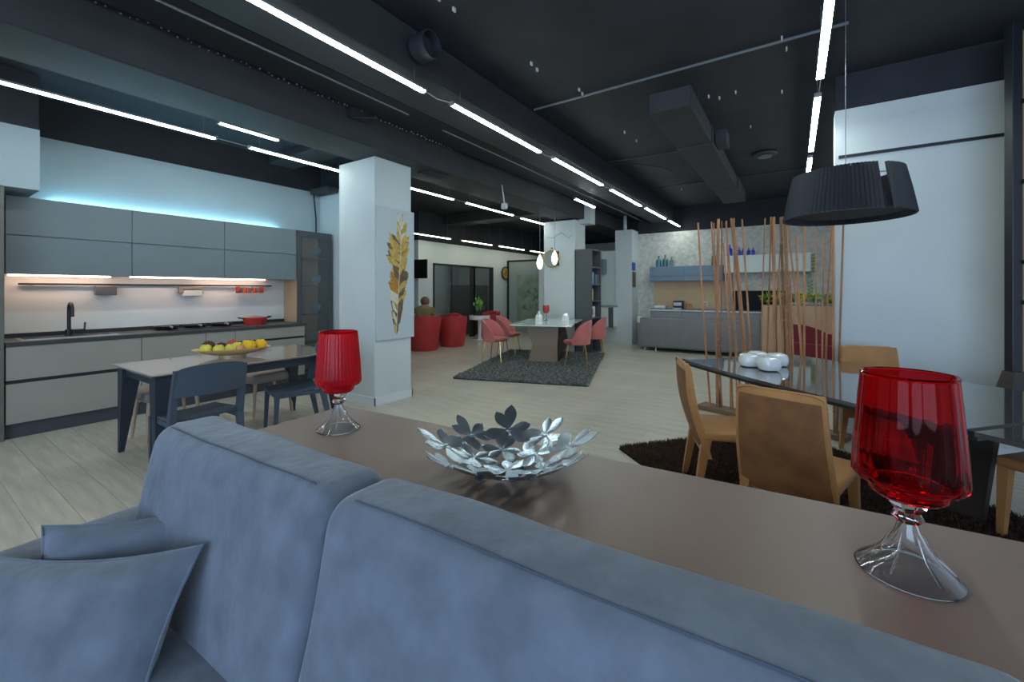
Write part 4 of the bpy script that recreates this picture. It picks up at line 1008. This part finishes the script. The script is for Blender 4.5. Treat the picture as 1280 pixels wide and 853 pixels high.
# local +Y is forward
V = [(0, 0, .50), (0, -.05, .72), (0, -.06, .92), (0, -.03, 1.02), (0, .0, 1.09), (0, .01, 1.17),
     (-.19, -.05, .93), (-.38, .02, .86), (-.52, .20, .90), (-.56, .26, .92), (.19, -.05, .93), (.25, .02, .68), (.18, .24, .66), (.14, .29, .66),
     (-.09, .0, .49), (-.12, .42, .50), (-.12, .46, .10), (-.12, .56, .05), (.09, .0, .49), (.12, .42, .50), (.12, .46, .10), (.12, .56, .05), (0, .105, 1.085)]
E_ = [(0, 1), (1, 2), (2, 3), (3, 4), (4, 5), (2, 6), (6, 7), (7, 8), (8, 9), (2, 10), (10, 11), (11, 12), (12, 13), (0, 14), (14, 15), (15, 16), (16, 17), (0, 18), (18, 19), (19, 20), (20, 21), (4, 22)]
Rr = [.13, .14, .13, .06, .10, .085, .055, .042, .030, .028, .055, .042, .030, .028, .085, .06, .042, .035, .085, .06, .042, .035, .014]
me = bpy.data.meshes.new('probe')
def skin_ready(o): pass
try:
    skin('body', V, E_, Rr, 'skin', pr)
except Exception as e:
    print('skin retry', e)
def skin2(name, V, E, Rr, m, parent):
    # same as skin(), with the data layer made through bmesh
    bm = bmesh.new(); lay = bm.verts.layers.skin.verify(); vs_ = [bm.verts.new(v) for v in V]
    for a, b in E: bm.edges.new((vs_[a], vs_[b]))
    for i, v_ in enumerate(vs_): v_[lay].radius = (Rr[i], Rr[i]); v_[lay].use_root = (i == 0)
    me = bpy.data.meshes.new(name); bm.to_mesh(me); bm.free(); me.materials.append(M[m])
    o = bpy.data.objects.new(name, me); C.objects.link(o); o.parent = parent
    s_ = o.modifiers.new('skin', 'SKIN'); s_.use_smooth_shade = True; sb = o.modifiers.new('sub', 'SUBSURF'); sb.levels = 2; sb.render_levels = 2; return o
for o in [o for o in C.objects if o.parent == pr]: bpy.data.objects.remove(o)
skin2('body', V, E_, Rr, 'skin', pr)
jk = [0, 1, 2, 3, 6, 7, 8, 10, 11, 12]; idx = {v: i for i, v in enumerate(jk)}
skin2('jacket', [V[i] for i in jk], [(idx[a], idx[b]) for a, b in E_ if a in idx and b in idx], [Rr[i] + (.03 if i < 3 else .02) for i in jk], 'khaki', pr)
tr = [0, 14, 15, 16, 18, 19, 20]; idx = {v: i for i, v in enumerate(tr)}
skin2('trousers', [V[i] for i in tr], [(idx[a], idx[b]) for a, b in E_ if a in idx and b in idx], [Rr[i] + .014 for i in tr], 'trousers', pr)
put('hair', G().ball((0, -.016, 1.135), .112, (.93, 1.0, .95), 20), 'hair', pr, smooth=True)
put('collar', G().lathe([(.062, .96), (.085, .955), (.08, 1.01), (.062, 1.015)], 20, c=(0, -.035, 0)), 'khaki', pr, smooth=True)
for s_ in (-1, 1): put('ear', G().ball((s_ * .088, .015, 1.10), .02, (.4, .8, 1.2), 8), 'skin', pr, smooth=True)
for (hx, hy, hz, sx_) in ((-.56, .26, .92, -1), (.14, .29, .66, -1)):
    for k in range(4): put('finger', G().tube([(hx + (k - 1.5) * .017, hy + .02, hz), (hx + (k - 1.5) * .018, hy + .06, hz - .005), (hx + (k - 1.5) * .018, hy + .085 - abs(k - 1.3) * .006, hz - .025)], [.009, .008, .006], 6), 'skin', pr, smooth=True)
    put('thumb', G().tube([(hx + .025, hy, hz), (hx + .05, hy + .02, hz), (hx + .05, hy + .05, hz - .01)], [.010, .009, .007], 6), 'skin', pr, smooth=True)

# ================================================================== REAR KITCHEN DISPLAY
t = thing('grey_sofa', 'large grey sofa seen from behind in front of the rear kitchen', 'sofa', (-1.78, 9.85, 0), math.radians(0))
put('back', G().box((.02, .10, .43), (2.44, .22, .66), .03, 3), 'sofa_grey', t, smooth=True)
put('armrest', G().box((-1.16, .34, .37), (.20, .64, .50), .03, 3), 'sofa_grey', t, smooth=True); put('armrest', G().box((1.16, .34, .37), (.20, .64, .50), .03, 3), 'sofa_grey', t, smooth=True)
put('seat_cushion', G().box((0, .42, .33), (2.1, .46, .25), .04, 3), 'sofa_grey', t, smooth=True)
put('base', G().box((0, .33, .16), (2.4, .62, .16), .02, 2), 'sofa_grey', t)
for x in (-1.1, -.85, 1.1): put('foot', G().cyl((x, .06, .04), .02, .08, 8), 'brushed', t)
t = thing('rear_counter', 'long grey kitchen counter with white edge behind the grey sofa', 'counter', (0, 0, 0))
put('tabletop', G().span(-2.95, .2, 10.55, 11.19, .90, .935), 'island_top', t); put('edge_trim', G().span(-2.95, .2, 10.53, 10.55, .895, .925), 'island_edge', t)
for a_, b_ in ((-2.93, -2.2), (-2.19, -1.2), (-1.19, -.2)): put('drawer', G().span(a_, b_, 10.55, 10.57, .70, .88, .002), 'island_grey', t)
put('body', G().span(-2.93, .18, 10.57, 11.18, .06, .895), 'island_grey', t)
put('end_ledge', G().span(-3.28, -2.93, 10.6, 11.0, .58, .72, .01), 'white_shelf', t, label='small white ledge at the left end')
t = thing('rear_wall_cabinet', 'blue grey wall cabinet with two fronts on the stone wall', 'cabinet', (0, 0, 0))
put('body', G().span(-3.03, -1.36, 10.87, 11.19, 1.62, 1.975), 'blue_cabinet', t)
for a_, b_ in ((-3.03, -2.20), (-2.19, -1.37)):
    put('door', G().span(a_, b_, 10.85, 10.87, 1.745, 1.975, .002), 'blue_cabinet', t); put('door', G().span(a_, b_, 10.85, 10.87, 1.62, 1.735, .002), 'blue_cabinet', t)
single('long_wall_shelf', G().span(-1.34, .30, 10.85, 11.19, 1.79, 2.18, .004), 'white_shelf', 'long white box shelf on the stone wall above the dark oven niche', 'shelf')
single('beige_backsplash', G().span(-3.0, -1.36, 11.165, 11.19, .935, 1.62), 'beige_splash', 'warm beige backsplash under the blue grey wall cabinet', 'backsplash')
single('grey_upright', G().span(-1.36, -1.2, 11.1, 11.19, .935, 1.79), 'island_grey', 'grey upright panel between the beige backsplash and the dark niche', 'panel')
t = thing('black_niche', 'black glass television on the stone wall behind the bamboo', 'television', (-.66, 11.15, 1.16)); put('screen', G().box((0, 0, 0), (1.05, .05, .44), .006), 'screen_black', t); put('bracket', G().box((0, .035, 0), (.2, .02, .2)), 'black_metal', t)
def bottle(x, y, z, h, r, m, label, grp):
    t = thing('bottle', label, 'bottle', (x, y, z), 0, grp)
    put('body', G().lathe([(.001, 0), (r, 0), (r * 1.02, h * .1), (r, h * .55), (r * .8, h * .65), (r * .3, h * .74), (r * .28, h * .92), (.001, h * .92)], 16), m, t, smooth=True)
    put('neck_ring', G().lathe([(.001, h * .92), (r * .38, h * .92), (r * .38, h), (.001, h)], 12), m, t)
bottle(-2.84, 10.98, 1.976, .28, .07, 'teal_glass', 'teal glass bottle on the blue cabinet, leftmost', 'teal bottles')
bottle(-2.68, 10.98, 1.976, .30, .07, 'teal_glass', 'teal glass bottle on the blue cabinet, tallest, second', 'teal bottles')
bottle(-2.53, 10.98, 1.976, .24, .06, 'clear_glass', 'clear glass bottle on the blue cabinet, right of the teal ones', 'teal bottles')
for i, (x, h, lab) in enumerate(((-1.23, .26, 'leftmost, widest'), (-1.04, .19, 'second'), (-.96, .18, 'third'), (-.85, .17, 'fourth'), (-.76, .17, 'rightmost'))):
    bottle(x, 10.98, 2.181, h, .035 if i else .055, 'blue_glass', f'small cobalt blue bottle on the white shelf, {lab}', 'cobalt bottles')
single('brown_vase', G().lathe([(.001, 0), (.06, 0), (.05, .1), (.045, .2), (.05, .22), (.001, .22)], 14), 'brown_glaze', 'dark brown vase on the right end of the blue cabinet', 'vase', loc=(-1.57, 10.98, 1.976), smooth=True)
t = thing('coffee_machine', 'small black and steel coffee machine on the rear counter', 'coffee machine', (-2.33, 10.85, .936))
put('body', G().box((0, 0, .10), (.22, .24, .20), .02), 'black_metal', t); put('front', G().box((0, -.125, .12), (.18, .01, .08)), 'brushed', t); put('drip_tray', G().box((0, -.15, .015), (.2, .08, .03)), 'brushed', t)
single('serving_tray', G().box((-2.75, 10.85, .975), (.26, .25, .07), .01), 'white_shelf', 'white box tray on the rear counter left of the coffee machine', 'tray')
for x, lab in ((-2.13, 'left'), (-2.06, 'right')): single('red_cup', G().lathe([(.001, 0), (.03, 0), (.035, .13), (.03, .13), (.027, .01), (.001, .01)], 12), 'peach', f'reddish cup on the rear counter, {lab} one of two', 'cup', 'reddish cups', loc=(x, 10.85, .936))
single('white_tap', G().tube([(-1.80, 10.9, .936), (-1.80, 10.9, 1.09), (-1.77, 10.9, 1.11), (-1.70, 10.9, 1.11), (-1.69, 10.9, 1.0)], .014, 8), 'white_ceramic', 'small white curved tap on the rear counter', 'tap')

# planter with flowers
t = thing('planter_box', 'tall tan planter box behind the bamboo poles', 'planter', (0, 0, 0))
A_ = Vector((-.53, 9.70)); B_ = Vector((.78, 9.80)); 
put('body', G().span(-.53, .80, 9.72, 10.12, 0, 1.10, .005), 'planter_tan', t); put('soil', G().span(-.50, .77, 9.75, 10.09, 1.10, 1.105), 'soil', t)
rf = random.Random(8)
for i, x in enumerate((-.45, -.24, -.04, .14, .32, .48, .64, .75)):
    yel = i in (3, 6, 1); t = thing('flowering_plant', f'bushy {"yellow flowering" if yel else "green leafy"} plant in the tan planter, number {["one from the left end", "two from the left", "three from the left", "four, beside the central poles", "five, large and green", "six, green", "seven from the left", "eight, at the right end"][i].replace("number ", "")}', 'plant', (x, 9.9, 1.106), 0, 'plants in the planter')
    g, f_ = G(), G()
    for k in range(60):
        a = rf.random() * 2 * PI; r_ = rf.random() * .14; z = rf.uniform(.02, .20); L = .09; b_ = rf.random() * 2 * PI; dz = rf.uniform(-.02, .05)
        p0 = Vector((r_ * math.cos(a), r_ * math.sin(a), z)); d_ = Vector((math.cos(b_), math.sin(b_), 0)); n_ = Vector((-d_.y, d_.x, 0))
        g.poly([p0, p0 + d_ * L * .5 + n_ * .022 + Vector((0, 0, dz)), p0 + d_ * L + Vector((0, 0, dz * .6)), p0 + d_ * L * .5 - n_ * .022 + Vector((0, 0, dz + .01))])
        if (yel and k % 2) or k % 19 == 0: f_.ball((r_ * math.cos(a), r_ * math.sin(a) - .02, z + .03), .027, (1, 1, .6), 6)
    put('leaves', g, 'leaf', t, kind='stuff'); put('flowers', f_, 'flower_yellow', t, kind='stuff')
    put('stem', G().tube([(0, 0, 0), (0, 0, .1)], .006, 5), 'leaf', t)
t = thing('climbing_plant', 'pale green climbing plant on the stone wall above the planter', 'plant', (.30, 11.17, 1.3))
g = G(); put('stem', G().tube([(-.02, 0, -.1), (.02, 0, .3), (-.02, 0, .6), (.03, 0, .86)], .006, 5), 'leaf', t)
for k in range(26):
    z = -.05 + k * .036; s_ = 1 if k % 2 else -1
    if .25 < z < .42 and k % 3: continue
    w_ = .13 if z > .45 else .06
    g.poly([(0, -.01, z), (s_ * w_ * .5, -.03, z + .03), (s_ * w_, -.02, z + .01), (s_ * w_ * .5, -.01, z - .02)])
put('leaves', g, 'leaf_pale', t, kind='stuff')
# maroon armchair in front of planter
t = thing('wing_armchair', 'dark red armchair with sloping arms in front of the tan planter', 'armchair', (.33, 9.05, 0), 0)
R = []
for x, z in ((-.36, .80), (-.2, .80), (0, .74), (.15, .66), (.36, .63)): R.append([(x, -.28, .12), (x, -.28, z), (x, -.20, z), (x, -.20, .12)])
put('back', G().rings(R), 'maroon', t); put('seat', G().box((0, .05, .33), (.64, .55, .2), .04, 3), 'maroon', t, smooth=True)
put('armrest', G().box((-.33, .05, .42), (.08, .6, .4), .03, 2), 'maroon', t); put('armrest', G().box((.33, .05, .42), (.08, .6, .4), .03, 2), 'maroon', t)
put('piping', G().tube([(-.36, -.285, .50), (0, -.285, .47), (.36, -.285, .46)], .008, 6), 'red_leather', t)
for x in (-.3, .3):
    for y in (-.2, .3): put('leg', G().cyl((x, y, .06), .018, .12, 8), 'black_metal', t)
